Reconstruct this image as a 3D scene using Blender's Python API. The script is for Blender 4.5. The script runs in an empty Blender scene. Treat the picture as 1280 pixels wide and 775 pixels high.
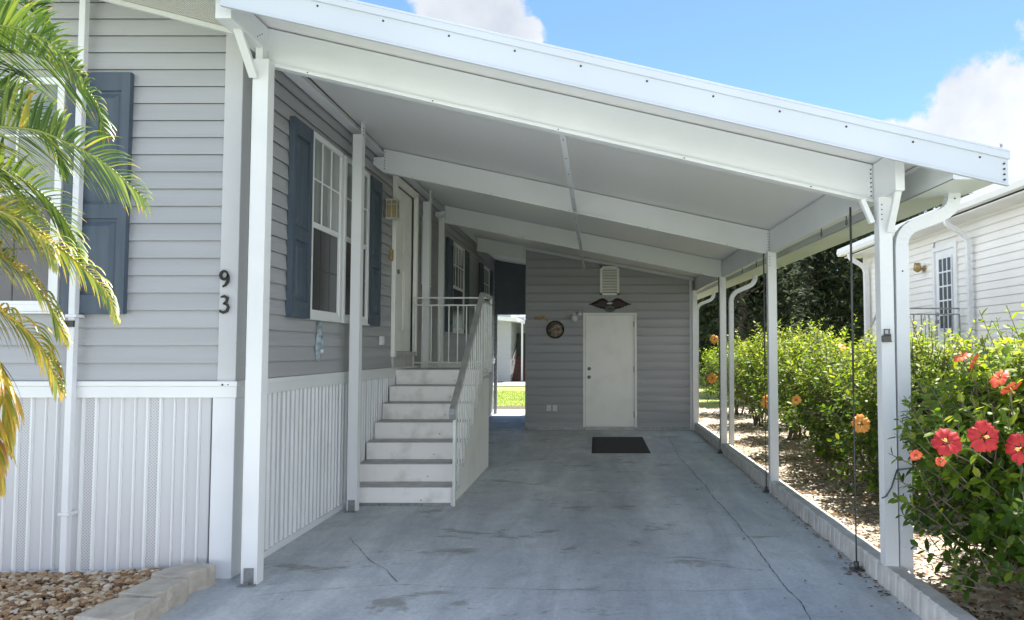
import bpy, bmesh, math, random
from mathutils import Vector, Matrix, noise
R = math.radians
random.seed(7)
sc = bpy.context.scene
COL = sc.collection
V = Vector

# ------------------------------------------------------------------ materials
def nt(m):
    m.use_nodes = True
    t = m.node_tree
    return t, t.nodes, t.links

def mat(name, c, rough=.5, metal=0., c2=None, scale=3., bump=0., bscale=60., spec=.5, lo=.35, hi=.65, stretch=None, coat=0.):
    m = bpy.data.materials.new(name)
    t, N, L = nt(m)
    b = N['Principled BSDF']
    b.inputs['Base Color'].default_value = (*c, 1)
    b.inputs['Roughness'].default_value = rough
    b.inputs['Metallic'].default_value = metal
    b.inputs['Specular IOR Level'].default_value = spec
    tc = N.new('ShaderNodeTexCoord')
    mp = N.new('ShaderNodeMapping')
    L.new(tc.outputs['Object'], mp.inputs[0])
    if stretch: mp.inputs['Scale'].default_value = stretch
    if c2:
        n = N.new('ShaderNodeTexNoise'); n.inputs['Scale'].default_value = scale; n.inputs['Detail'].default_value = 6
        L.new(mp.outputs[0], n.inputs['Vector'])
        r = N.new('ShaderNodeValToRGB')
        r.color_ramp.elements[0].position = lo; r.color_ramp.elements[1].position = hi
        r.color_ramp.elements[0].color = (*c, 1); r.color_ramp.elements[1].color = (*c2, 1)
        L.new(n.outputs[0], r.inputs[0]); L.new(r.outputs[0], b.inputs['Base Color'])
    if bump:
        n2 = N.new('ShaderNodeTexNoise'); n2.inputs['Scale'].default_value = bscale; n2.inputs['Detail'].default_value = 4
        L.new(mp.outputs[0], n2.inputs['Vector'])
        bp = N.new('ShaderNodeBump'); bp.inputs['Strength'].default_value = bump; bp.inputs['Distance'].default_value = .01
        L.new(n2.outputs[0], bp.inputs['Height']); L.new(bp.outputs[0], b.inputs['Normal'])
    return m

def ramp_mat(name, stops, rough=.5, trans=0., tcol=None, bump=0., spec=.4):
    """colour picked from a ramp by the per-face attribute 't'"""
    m = bpy.data.materials.new(name)
    t, N, L = nt(m)
    b = N['Principled BSDF']; b.inputs['Roughness'].default_value = rough; b.inputs['Specular IOR Level'].default_value = spec
    a = N.new('ShaderNodeAttribute'); a.attribute_name = 't'
    r = N.new('ShaderNodeValToRGB')
    while len(r.color_ramp.elements) < len(stops): r.color_ramp.elements.new(.5)
    for e, (p, c) in zip(r.color_ramp.elements, stops): e.position = p; e.color = (*c, 1)
    L.new(a.outputs['Fac'], r.inputs[0]); L.new(r.outputs[0], b.inputs['Base Color'])
    if bump:
        tc = N.new('ShaderNodeTexCoord')
        n2 = N.new('ShaderNodeTexNoise'); n2.inputs['Scale'].default_value = 40
        L.new(tc.outputs['Object'], n2.inputs['Vector'])
        bp = N.new('ShaderNodeBump'); bp.inputs['Strength'].default_value = bump; bp.inputs['Distance'].default_value = .01
        L.new(n2.outputs[0], bp.inputs['Height']); L.new(bp.outputs[0], b.inputs['Normal'])
    if trans:
        tr = N.new('ShaderNodeBsdfTranslucent')
        mx = N.new('ShaderNodeMixRGB'); mx.blend_type = 'MULTIPLY'; mx.inputs[0].default_value = 1
        mx.inputs[2].default_value = (*(tcol or (1.6, 1.7, .9)), 1)
        L.new(r.outputs[0], mx.inputs[1]); L.new(mx.outputs[0], tr.inputs[0])
        ms = N.new('ShaderNodeMixShader'); ms.inputs[0].default_value = trans
        L.new(b.outputs[0], ms.inputs[1]); L.new(tr.outputs[0], ms.inputs[2])
        L.new(ms.outputs[0], N['Material Output'].inputs[0])
    return m

M = {}
M['white'] = mat('white_aluminium', (.71, .73, .745), .42, c2=(.63, .65, .665), scale=1.7, lo=.45, hi=.8, bump=.02, bscale=20)
M['white2'] = mat('white_trim', (.68, .70, .73), .45, c2=(.63, .65, .68), scale=2)
M['soffit'] = mat('soffit_panel', (.76, .765, .75), .5, c2=(.72, .725, .715), scale=.8, stretch=(1, .3, 1))
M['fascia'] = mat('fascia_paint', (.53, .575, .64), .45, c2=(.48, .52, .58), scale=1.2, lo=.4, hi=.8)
M['trimgrey'] = mat('grey_trim', (.50, .51, .53), .45, c2=(.46, .47, .49), scale=2)
M['siding'] = mat('vinyl_siding', (.375, .385, .405), .5, c2=(.335, .345, .365), scale=1.4, bump=.10, bscale=18, stretch=(.4, .4, 6))
M['sidingshade'] = mat('shaded_siding', (.20, .21, .25), .6, c2=(.17, .18, .21), scale=2)  # siding colour darkened: backlit shade of the rear panel painted in
M['cream'] = mat('cream_siding', (.76, .755, .73), .5, c2=(.71, .70, .67), scale=1.2, bump=.06, bscale=15)
M['skirt'] = mat('skirting_vinyl', (.56, .565, .585), .45, c2=(.51, .515, .535), scale=2.2, stretch=(1, 1, .25))
M['blue'] = mat('shutter_blue', (.047, .070, .100), .55, c2=(.070, .096, .128), scale=5, bump=.08, bscale=40, stretch=(3, 3, .4))
M['doorw'] = mat('door_paint', (.82, .82, .79), .4, c2=(.70, .70, .67), scale=2.5, lo=.5, hi=.8)
M['black'] = mat('black_paint', (.012, .012, .014), .4)
M['screw'] = mat('dark_screw', (.03, .03, .03), .5)
M['galv'] = mat('galvanised_metal', (.32, .33, .34), .45, .6, c2=(.22, .23, .23), scale=20)
M['rail'] = mat('rail_metal', (.62, .64, .62), .42, .25, c2=(.52, .54, .52), scale=10)
M['cap'] = mat('handrail_cap', (.50, .51, .50), .38, .5, c2=(.38, .39, .385), scale=6)
M['tread'] = mat('tread_paint', (.54, .54, .53), .6, c2=(.42, .42, .41), scale=8)
M['riser'] = mat('riser_paint', (.86, .85, .83), .5, c2=(.60, .59, .56), scale=6, lo=.52, hi=.82, bump=.05, bscale=30)
M['glass'] = mat('window_glass', (.15, .175, .17), .04, c2=(.29, .31, .30), scale=2.2, spec=.8, stretch=(4, 4, .25))
M['screen'] = mat('insect_screen', (.022, .023, .026), .25, c2=(.035, .035, .04), scale=3, spec=.6)
M['rod'] = mat('rod_metal', (.10, .10, .10), .5, .5)
M['bark'] = mat('bark', (.11, .085, .065), .85, c2=(.19, .16, .13), scale=18, bump=.5, bscale=40)
M['mat'] = mat('rubber_mat', (.022, .020, .021), .85, c2=(.034, .03, .032), scale=30, bump=.5, bscale=150)
M['maroon'] = mat('maroon_wood', (.045, .012, .014), .45, c2=(.02, .008, .010), scale=12)
M['gold'] = mat('gold_paint', (.42, .31, .13), .4, .4, c2=(.25, .18, .08), scale=30)
M['bluegrey'] = mat('bluegrey_resin', (.16, .23, .28), .45, c2=(.38, .44, .46), scale=35, bump=.5, bscale=60)
M['art'] = mat('round_art', (.38, .32, .24), .4, c2=(.10, .07, .05), scale=22, lo=.4, hi=.62)
M['block'] = mat('retaining_block', (.44, .41, .36), .9, c2=(.33, .305, .26), scale=9, bump=.7, bscale=55)
M['brick'] = mat('brown_red_steps', (.13, .055, .045), .8, c2=(.09, .04, .035), scale=6)
M['shingle'] = mat('roof_shingle', (.27, .26, .25), .9, c2=(.20, .195, .19), scale=12)
M['amber'] = mat('amber_glass', (.42, .33, .16), .15, c2=(.30, .24, .13), scale=9)
M['petalred'] = mat('red_petal', (.30, .003, .008), .65, c2=(.38, .012, .014), scale=30)
M['petalorange'] = mat('orange_petal', (.75, .27, .04), .55, c2=(.80, .38, .08), scale=30)
M['petalcoral'] = mat('coral_petal', (.52, .045, .025), .55, c2=(.66, .13, .05), scale=30)
M['stamen'] = mat('stamen', (.75, .55, .16), .6)
M['throat'] = mat('flower_throat', (.30, .005, .02), .6)
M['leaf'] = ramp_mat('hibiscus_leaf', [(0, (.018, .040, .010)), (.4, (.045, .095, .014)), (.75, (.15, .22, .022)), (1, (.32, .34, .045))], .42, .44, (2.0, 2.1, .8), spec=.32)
M['palm'] = ramp_mat('palm_leaflet', [(0, (.025, .055, .018)), (.38, (.060, .115, .028)), (.6, (.20, .25, .05)), (.82, (.48, .34, .05)), (1, (.30, .15, .05))], .38, .26, (1.7, 1.7, .8), spec=.75)
M['pine'] = ramp_mat('dark_evergreen', [(0, (.016, .026, .012)), (.6, (.038, .056, .020)), (1, (.10, .13, .04))], .8, .12)
M['pebble'] = ramp_mat('river_pebble', [(0, (.10, .055, .03)), (.25, (.25, .14, .065)), (.5, (.36, .24, .13)), (.78, (.43, .34, .23)), (1, (.56, .52, .45))], .6, bump=.25)
M['litter'] = ramp_mat('dead_leaves', [(0, (.06, .035, .02)), (.3, (.17, .09, .05)), (.6, (.36, .25, .14)), (1, (.70, .60, .44))], .8, .1)

def masked(name):
    m = bpy.data.materials.new(name); t, N, L = nt(m); return m, t, N, L

def concrete():
    m, t, N, L = masked('painted_concrete')
    b = N['Principled BSDF']
    tc = N.new('ShaderNodeTexCoord')
    def nz(s, d=8, st=None, rough=.6, dist=0):
        mp = N.new('ShaderNodeMapping'); L.new(tc.outputs['Object'], mp.inputs[0])
        if st: mp.inputs['Scale'].default_value = st
        n = N.new('ShaderNodeTexNoise'); n.inputs['Scale'].default_value = s; n.inputs['Detail'].default_value = d
        n.inputs['Roughness'].default_value = rough; n.inputs['Distortion'].default_value = dist
        L.new(mp.outputs[0], n.inputs['Vector']); return n
    def rr(src, a, bb, c0, c1):
        r = N.new('ShaderNodeValToRGB'); r.color_ramp.elements[0].position = a; r.color_ramp.elements[1].position = bb
        r.color_ramp.elements[0].color = (*c0, 1); r.color_ramp.elements[1].color = (*c1, 1)
        L.new(src.outputs[0], r.inputs[0]); return r
    def mix(a, bb, f, mode='MIX'):
        x = N.new('ShaderNodeMixRGB'); x.blend_type = mode
        L.new(a.outputs[0], x.inputs[1]); L.new(bb.outputs[0], x.inputs[2])
        if isinstance(f, float): x.inputs[0].default_value = f
        else: L.new(f.outputs[0], x.inputs[0])
        return x
    base = rr(nz(.8, 8, (1, .55, 1)), .34, .66, (.50, .53, .55), (.64, .665, .68))
    streak = rr(nz(1.6, 7, (1.6, .28, 1), .7, .6), .38, .68, (.74, .76, .78), (1.08, 1.08, 1.07))
    c = mix(base, streak, 1.0, 'MULTIPLY')
    fine = rr(nz(38, 7, None, .75), .3, .7, (.80, .80, .80), (1.14, 1.14, 1.14))
    c = mix(c, fine, 1.0, 'MULTIPLY')
    med = rr(nz(6, 8, (1, .8, 1), .7, .3), .36, .62, (.91, .915, .92), (1.04, 1.04, 1.04))
    c = mix(c, med, 1.0, 'MULTIPLY')
    # worn brown patches and a darker oil-stained middle lane
    pm = rr(nz(1.5, 10, (.9, 1.5, 1), .72, .4), .575, .62, (0, 0, 0), (.62, .62, .62))
    br = N.new('ShaderNodeRGB'); br.outputs[0].default_value = (.20, .185, .155, 1)
    c = mix(c, br, pm)
    om = rr(nz(2.6, 6, (1, .8, 1), .65, .5), .54, .76, (0, 0, 0), (.32, .32, .32))
    dk = N.new('ShaderNodeRGB'); dk.outputs[0].default_value = (.13, .145, .16, 1)
    c = mix(c, dk, om)
    sp = rr(nz(9, 3), .73, .76, (0, 0, 0), (.8, .8, .8))
    c = mix(c, dk, sp)
    # faded oil lane down the middle of the parking bay (wear that stays put)
    sx = N.new('ShaderNodeSeparateXYZ'); L.new(tc.outputs['Object'], sx.inputs[0])
    def mth(op, *a):
        n = N.new('ShaderNodeMath'); n.operation = op; n.use_clamp = False
        for i, v in enumerate(a):
            if isinstance(v, (int, float)): n.inputs[i].default_value = v
            else: L.new(v, n.inputs[i])
        return n.outputs[0]
    lane = mth('SUBTRACT', 1.0, mth('MULTIPLY', mth('ABSOLUTE', mth('SUBTRACT', sx.outputs[0], .05)), 1.15))
    wob = nz(1.1, 5)
    lane = mth('MULTIPLY', lane, mth('MULTIPLY', wob.outputs[0], 1.5))
    mr = N.new('ShaderNodeMapRange'); mr.interpolation_type = 'SMOOTHSTEP'
    mr.inputs[1].default_value = .1; mr.inputs[2].default_value = .9; mr.inputs[4].default_value = .36
    L.new(lane, mr.inputs[0])
    c2 = N.new('ShaderNodeMixRGB'); L.new(mr.outputs[0], c2.inputs[0]); L.new(c.outputs[0], c2.inputs[1]); L.new(dk.outputs[0], c2.inputs[2])
    L.new(c2.outputs[0], b.inputs['Base Color'])
    ro = rr(nz(2.2, 6), .35, .65, (.55,) * 3, (.75,) * 3)
    L.new(ro.outputs[0], b.inputs['Roughness'])
    bp = N.new('ShaderNodeBump'); bp.inputs['Strength'].default_value = .25; bp.inputs['Distance'].default_value = .004
    L.new(nz(70, 5).outputs[0], bp.inputs['Height']); L.new(bp.outputs[0], b.inputs['Normal'])
    return m
M['slab'] = concrete()
M['kerb'] = mat('kerb_concrete', (.58, .575, .56), .8, c2=(.44, .435, .42), scale=7, bump=.4, bscale=50)
M['crack'] = mat('crack_line', (.05, .05, .05), .9)
M['mulch'] = mat('mulch_ground', (.24, .18, .13), .95, c2=(.62, .55, .45), scale=14, bump=.8, bscale=40)
M['grass'] = mat('lawn_grass', (.16, .24, .045), .9, c2=(.33, .34, .09), scale=1.6, bump=.7, bscale=60)
M['soil'] = mat('bare_soil', (.12, .10, .075), .95, c2=(.07, .07, .03), scale=8, bump=.5, bscale=40)
M['road'] = mat('old_street', (.30, .295, .285), .9, c2=(.24, .235, .23), scale=20, bump=.3)
M['pave'] = mat('pale_paving', (.42, .41, .39), .8, c2=(.36, .35, .33), scale=3)

def perforated():
    m, t, N, L = masked('perforated_vinyl')
    b = N['Principled BSDF']; b.inputs['Roughness'].default_value = .5
    tc = N.new('ShaderNodeTexCoord'); mp = N.new('ShaderNodeMapping')
    L.new(tc.outputs['Object'], mp.inputs[0]); mp.inputs['Rotation'].default_value = (0, R(45), 0)
    mp.inputs['Scale'].default_value = (70, 70, 70)
    fr = N.new('ShaderNodeVectorMath'); fr.operation = 'FRACTION'; L.new(mp.outputs[0], fr.inputs[0])
    sb = N.new('ShaderNodeSeparateXYZ'); L.new(fr.outputs[0], sb.inputs[0])
    cb = N.new('ShaderNodeCombineXYZ'); L.new(sb.outputs[0], cb.inputs[0]); L.new(sb.outputs[2], cb.inputs[2])
    ds = N.new('ShaderNodeVectorMath'); ds.operation = 'DISTANCE'; ds.inputs[1].default_value = (.5, 0, .5); L.new(cb.outputs[0], ds.inputs[0])
    r = N.new('ShaderNodeValToRGB'); r.color_ramp.elements[0].position = .22; r.color_ramp.elements[1].position = .32
    r.color_ramp.elements[0].color = (.32, .32, .33, 1); r.color_ramp.elements[1].color = (.55, .555, .575, 1)
    L.new(ds.outputs['Value'], r.inputs[0]); L.new(r.outputs[0], b.inputs['Base Color'])
    return m
M['perf'] = perforated()

def beaded():
    m, t, N, L = masked('beaded_soffit')
    b = N['Principled BSDF']; b.inputs['Roughness'].default_value = .5; b.inputs['Base Color'].default_value = (.72, .70, .66, 1)
    tc = N.new('ShaderNodeTexCoord'); w = N.new('ShaderNodeTexWave'); w.bands_direction = 'X'; w.inputs['Scale'].default_value = 14
    L.new(tc.outputs['Object'], w.inputs['Vector'])
    r = N.new('ShaderNodeValToRGB'); r.color_ramp.elements[0].color = (.45, .44, .42, 1); r.color_ramp.elements[1].color = (.74, .72, .68, 1)
    r.color_ramp.elements[0].position = .05; r.color_ramp.elements[1].position = .35
    L.new(w.outputs[1], r.inputs[0]); L.new(r.outputs[0], b.inputs['Base Color'])
    bp = N.new('ShaderNodeBump'); bp.inputs['Strength'].default_value = .6; bp.inputs['Distance'].default_value = .01
    L.new(w.outputs[1], bp.inputs['Height']); L.new(bp.outputs[0], b.inputs['Normal'])
    return m
M['bead'] = beaded()

# ------------------------------------------------------------------ mesh builder
class MB:
    def __init__(s, T=None):
        s.v = []; s.f = []; s.mi = []; s.sm = []; s.t = []; s.T = T
    def P(s, p):
        return tuple(s.T(*p)) if s.T else tuple(p)
    def add(s, vs, fs, mi=0, smooth=False, t=0.):
        b = len(s.v); s.v += [s.P(p) for p in vs]
        for f in fs:
            s.f.append([b + i for i in f]); s.mi.append(mi); s.sm.append(smooth); s.t.append(t)
    def box(s, x0, x1, y0, y1, z0, z1, mi=0, t=0.):
        s.add([(x0, y0, z0), (x1, y0, z0), (x1, y1, z0), (x0, y1, z0), (x0, y0, z1), (x1, y0, z1), (x1, y1, z1), (x0, y1, z1)],
              [(0, 3, 2, 1), (4, 5, 6, 7), (0, 1, 5, 4), (1, 2, 6, 5), (2, 3, 7, 6), (3, 0, 4, 7)], mi, False, t)
    def hexa(s, pts, mi=0):
        s.add(pts, [(0, 3, 2, 1), (4, 5, 6, 7), (0, 1, 5, 4), (1, 2, 6, 5), (2, 3, 7, 6), (3, 0, 4, 7)], mi)
    def quad(s, a, b, c, d, mi=0, t=0.): s.add([a, b, c, d], [(0, 1, 2, 3)], mi, False, t)
    def tube(s, pts, r, n=8, mi=0, t=0., cap=True):
        pts = [V(p) for p in pts]; rs = r if isinstance(r, (list, tuple)) else [r] * len(pts)
        vs = []; up = None
        for i, p in enumerate(pts):
            d = (pts[min(i + 1, len(pts) - 1)] - pts[max(i - 1, 0)]).normalized()
            if up is None: up = V((0, 0, 1)) if abs(d.z) < .9 else V((0, 1, 0))
            a = d.cross(up)
            if a.length < 1e-4: a = d.orthogonal()
            a.normalize(); b = a.cross(d).normalized(); up = b
            for k in range(n):
                q = 2 * math.pi * k / n
                vs.append(p + (a * math.cos(q) + b * math.sin(q)) * rs[i])
        fs = [(i * n + k, i * n + (k + 1) % n, (i + 1) * n + (k + 1) % n, (i + 1) * n + k) for i in range(len(pts) - 1) for k in range(n)]
        if cap: fs += [tuple(range(n))[::-1], tuple((len(pts) - 1) * n + k for k in range(n))]
        s.add(vs, fs, mi, n > 4, t)
    def sweep(s, pts, w, h, mi=0, side=(0, 1, 0), scales=None):
        """rectangular section w (along side) x h swept along pts"""
        pts = [V(p) for p in pts]; sd = V(side).normalized(); vs = []
        for i, p in enumerate(pts):
            d = (pts[min(i + 1, len(pts) - 1)] - pts[max(i - 1, 0)]).normalized()
            nn = d.cross(sd).normalized(); k = scales[i] if scales else 1
            for a, b in ((-1, -1), (1, -1), (1, 1), (-1, 1)):
                vs.append(p + sd * (a * w / 2 * k) + nn * (b * h / 2 * k))
        n = 4
        fs = [(i * n + k, i * n + (k + 1) % n, (i + 1) * n + (k + 1) % n, (i + 1) * n + k) for i in range(len(pts) - 1) for k in range(n)]
        fs += [(3, 2, 1, 0), tuple((len(pts) - 1) * n + k for k in range(n))]
        s.add(vs, fs, mi)
    def prism(s, poly, fn, d0, d1, mi=0):
        """poly 2-D outline; fn(a,b,d) -> point; extruded from d0 to d1"""
        n = len(poly)
        vs = [fn(a, b, d0) for a, b in poly] + [fn(a, b, d1) for a, b in poly]
        fs = [tuple(range(n))[::-1], tuple(range(n, 2 * n))] + [(i, (i + 1) % n, n + (i + 1) % n, n + i) for i in range(n)]
        s.add(vs, fs, mi)
    def disc(s, c, nrm, r, h, n=10, mi=0):
        c = V(c); nrm = V(nrm).normalized(); s.tube([c, c + nrm * h], r, n, mi)
    def build(s, name, mats, parent=None, bevel=0., org=None, fix=True, cut=None):
        if not isinstance(mats, (list, tuple)): mats = [mats]
        o0 = V(org) if org is not None else (V(parent['_o']) if parent is not None and '_o' in parent.keys() else V((0, 0, 0)))
        me = bpy.data.meshes.new(name)
        me.from_pydata([tuple(V(p) - o0) for p in s.v], [], s.f)
        for m in mats: me.materials.append(M[m])
        me.polygons.foreach_set('material_index', s.mi); me.polygons.foreach_set('use_smooth', s.sm)
        at = me.attributes.new('t', 'FLOAT', 'FACE'); at.data.foreach_set('value', s.t)
        me.update()
        if fix or cut:
            bm = bmesh.new(); bm.from_mesh(me)
            if cut:
                for co, no in cut:
                    bmesh.ops.bisect_plane(bm, geom=bm.verts[:] + bm.edges[:] + bm.faces[:], plane_co=V(co) - o0, plane_no=V(no), clear_outer=True)
            if fix: bmesh.ops.recalc_face_normals(bm, faces=bm.faces[:])
            bm.to_mesh(me); bm.free()
        o = bpy.data.objects.new(name, me); COL.objects.link(o)
        if parent is not None:
            o.parent = parent
        else: o.location = o0
        o['_o'] = tuple(o0)
        if bevel:
            b = o.modifiers.new('bevel', 'BEVEL'); b.width = bevel; b.segments = 2; b.limit_method = 'ANGLE'
        return o

def tag(o, label=None, cat=None, group=None, kind=None):
    if label: o['label'] = label
    if cat: o['category'] = cat
    if group: o['group'] = group
    if kind: o['kind'] = kind
    return o
def thing(name, loc, label, cat, group=None):
    o = bpy.data.objects.new(name, None); COL.objects.link(o); o.location = loc; o['_o'] = tuple(loc); o.empty_display_size = .1
    return tag(o, label, cat, group)
def copy_tree(o, loc, label, parent=None, first=True):
    c = o.copy(); COL.objects.link(c)
    if first: c.location = loc; c['label'] = label; c['_o'] = tuple(loc)
    if parent is not None: c.parent = parent
    for ch in list(o.children): copy_tree(ch, None, None, c, False)
    return c

# wall frames: u along the wall, n outward, z up
def XW(x): return lambda u, n, z: (x + n, u, z)         # wall facing +X, u = Y
def YW(y): return lambda u, n, z: (u, y - n, z)         # wall facing -Y, u = X
def NXW(x): return lambda u, n, z: (x - n, u, z)        # wall facing -X

def siding(mb, u0, u1, z0, z1, h=.111, d=.0145, gaps=(), dutch=False):
    z = z0; k = 0
    rr_ = random.Random(int(u0 * 100) + 5)
    while z < z1 - 1e-4:
        zt = min(z + h, z1)
        spans = [(u0, u1)]
        for (a, b, g0, g1) in gaps:
            if zt > g0 and z < g1:
                ns = []
                for s_, e_ in spans:
                    if b <= s_ or a >= e_: ns.append((s_, e_))
                    else:
                        if a > s_: ns.append((s_, a))
                        if b < e_: ns.append((b, e_))
                spans = ns
        for s_, e_ in spans:
            cuts = [s_]; u = s_ + rr_.uniform(.4, 3.6)
            while u < e_ - .3: cuts.append(u); u += 3.66
            cuts.append(e_)
            for i in range(len(cuts) - 1):
                a, b = cuts[i], cuts[i + 1]; dd = d + (.0012 if (k + i) % 2 else 0)
                jj = rr_.uniform(-.0006, .0006)
                if dutch: pr = [(dd, 0), (dd * .92, .50), (dd * .80, .56), (dd * .34, .70), (dd * .22, .78), (dd * .20, 1.0)]
                else: pr = [(dd, 0), (dd * .88, .12), (dd * .5, .56), (.001, 1.0)]
                pr = [(.002, .09 if dutch else .11), (dd - .005, .09 if dutch else .11), (dd - .005, .012)] + pr
                vs = []
                for n_, f_ in pr:
                    zz_ = min(z + h * f_, zt + .0); vs += [(a, n_ + jj, zz_), (b, n_ - jj, zz_)]
                mb.add(vs, [(2 * q, 2 * q + 1, 2 * q + 3, 2 * q + 2) for q in range(len(pr) - 1)])
        z += h; k += 1

# ------------------------------------------------------------------ camera
H = 1.42; TH = math.atan(49.5 / 950)
cam = bpy.data.cameras.new('camera'); co = bpy.data.objects.new('camera', cam); COL.objects.link(co)
cam.sensor_width = 36; cam.lens = 950 / 1280 * 36; cam.shift_x = -106 / 1280; cam.clip_end = 2000; cam.clip_start = .05
co.location = (0, 0, H); co.rotation_euler = (math.pi / 2 + TH, 0, 0); sc.camera = co

def pix(px, py, y):
    u = (px - 746) / 950; v = (387.5 - py) / 950
    a = (u, math.cos(TH) - v * math.sin(TH), math.sin(TH) + v * math.cos(TH)); t = y / a[1]
    return V((a[0] * t, y, H + a[2] * t))

# ------------------------------------------------------------------ light and sky
sc.view_settings.view_transform = 'Standard'; sc.view_settings.look = 'None'; sc.view_settings.gamma = 1
sc.view_settings.exposure = 1.38
SUN = V((.20, .27, .96)).normalized()
el = math.asin(SUN.z); az = math.atan2(SUN.x, SUN.y)
sl = bpy.data.lights.new('sun', 'SUN'); so = bpy.data.objects.new('sun', sl); COL.objects.link(so)
sl.energy = 5.0; sl.angle = R(.5); sl.color = (1, .955, .88)
so.rotation_euler = (-SUN).to_track_quat('-Z', 'Y').to_euler()
w = bpy.data.worlds.new('World'); sc.world = w; w.use_nodes = True
N = w.node_tree.nodes; L = w.node_tree.links
bg = N['Background']; sky = N.new('ShaderNodeTexSky'); sky.sky_type = 'NISHITA'; sky.sun_disc = False
sky.sun_elevation = el; sky.sun_rotation = az; sky.air_density = 1.0; sky.dust_density = .25; sky.ozone_density = 2.2
bg.inputs['Strength'].default_value = .085
tc = N.new('ShaderNodeTexCoord')
nz = N.new('ShaderNodeTexNoise'); nz.inputs['Scale'].default_value = 13; nz.inputs['Detail'].default_value = 10; nz.inputs['Roughness'].default_value = .6
L.new(tc.outputs['Generated'], nz.inputs['Vector'])
def wm(op, *a):
    n = N.new('ShaderNodeMath'); n.operation = op
    for i, v in enumerate(a):
        if isinstance(v, (int, float)): n.inputs[i].default_value = v
        else: L.new(v, n.inputs[i])
    return n.outputs[0]
def cdir(px, py): return (pix(px, py, 10) - V((0, 0, H))).normalized()
field = None
for (c, rad) in ((cdir(600, 28), .062), (cdir(560, 10), .04), (cdir(655, 48), .028), (cdir(1275, 165), .075), (cdir(1225, 215), .085), (cdir(1175, 180), .040), (cdir(1140, 172), .028), (cdir(1262, 112), .035), (cdir(1330, 150), .06), (cdir(1210, 150), .025),
                 (V((-.5, .3, .7)).normalized(), .3), (V((0, -1, .0)).normalized(), .40), (V((-.4, -.85, .0)).normalized(), .36), (V((.4, -.85, .0)).normalized(), .36), (V((.95, -.25, .3)).normalized(), .6), (V((-.9, .0, .4)).normalized(), .5), (V((.95, .25, .3)).normalized(), .3)):  # clouds out of view, added for light under the roof
    dn = N.new('ShaderNodeVectorMath'); dn.operation = 'DISTANCE'; L.new(tc.outputs['Generated'], dn.inputs[0]); dn.inputs[1].default_value = c
    f = wm('SUBTRACT', 1.0, wm('DIVIDE', dn.outputs['Value'], rad * 1.25))
    field = f if field is None else wm('MAXIMUM', field, f)
nz3 = N.new('ShaderNodeTexNoise'); nz3.inputs['Scale'].default_value = 5; nz3.inputs['Detail'].default_value = 12; nz3.inputs['Roughness'].default_value = .62; nz3.inputs['Distortion'].default_value = .35
L.new(tc.outputs['Generated'], nz3.inputs['Vector'])
field = wm('MAXIMUM', wm('ADD', field, wm('MULTIPLY', wm('SUBTRACT', nz.outputs[0], .5), 2.2)), wm('MULTIPLY', wm('SUBTRACT', nz3.outputs[0], .66), .7))
mr = N.new('ShaderNodeMapRange'); mr.interpolation_type = 'SMOOTHSTEP'; mr.inputs[1].default_value = .0; mr.inputs[2].default_value = .30; mr.inputs[4].default_value = .96
L.new(field, mr.inputs[0])
nz2 = N.new('ShaderNodeTexNoise'); nz2.inputs['Scale'].default_value = 7; nz2.inputs['Detail'].default_value = 6
L.new(tc.outputs['Generated'], nz2.inputs['Vector'])
cr = N.new('ShaderNodeValToRGB'); cr.color_ramp.elements[0].position = .36; cr.color_ramp.elements[1].position = .58
cr.color_ramp.elements[0].color = (3.2, 3.45, 3.8, 1); cr.color_ramp.elements[1].color = (4.6, 4.7, 4.8, 1)
L.new(nz2.outputs[0], cr.inputs[0])
hs = N.new('ShaderNodeMixRGB'); hs.blend_type = 'MULTIPLY'; hs.inputs[0].default_value = 1; hs.inputs[2].default_value = (.80, .93, 1.08, 1)
L.new(sky.outputs[0], hs.inputs[1])
mx = N.new('ShaderNodeMixRGB'); L.new(mr.outputs[0], mx.inputs[0]); L.new(hs.outputs[0], mx.inputs[1])
# out-of-view clouds at the sides and low behind, brightened to light the carport
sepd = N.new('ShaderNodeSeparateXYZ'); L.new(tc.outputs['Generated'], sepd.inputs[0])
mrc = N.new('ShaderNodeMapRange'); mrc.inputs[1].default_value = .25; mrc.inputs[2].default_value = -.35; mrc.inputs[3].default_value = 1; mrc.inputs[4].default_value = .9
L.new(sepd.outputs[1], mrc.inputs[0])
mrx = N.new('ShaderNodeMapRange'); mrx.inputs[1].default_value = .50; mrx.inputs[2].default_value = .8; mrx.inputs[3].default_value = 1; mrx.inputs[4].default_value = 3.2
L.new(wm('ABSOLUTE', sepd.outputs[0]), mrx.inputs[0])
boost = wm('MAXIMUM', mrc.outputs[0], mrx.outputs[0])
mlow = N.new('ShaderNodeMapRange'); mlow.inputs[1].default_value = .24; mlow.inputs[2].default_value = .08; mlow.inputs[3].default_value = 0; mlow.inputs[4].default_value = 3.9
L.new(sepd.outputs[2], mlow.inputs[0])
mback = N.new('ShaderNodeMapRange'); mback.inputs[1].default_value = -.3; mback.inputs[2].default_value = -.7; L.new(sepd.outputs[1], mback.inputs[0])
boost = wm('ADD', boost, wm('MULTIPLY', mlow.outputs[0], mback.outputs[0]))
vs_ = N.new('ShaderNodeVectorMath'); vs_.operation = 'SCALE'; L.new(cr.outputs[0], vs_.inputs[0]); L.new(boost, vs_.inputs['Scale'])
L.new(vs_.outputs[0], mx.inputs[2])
L.new(mx.outputs[0], bg.inputs[0])

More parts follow.
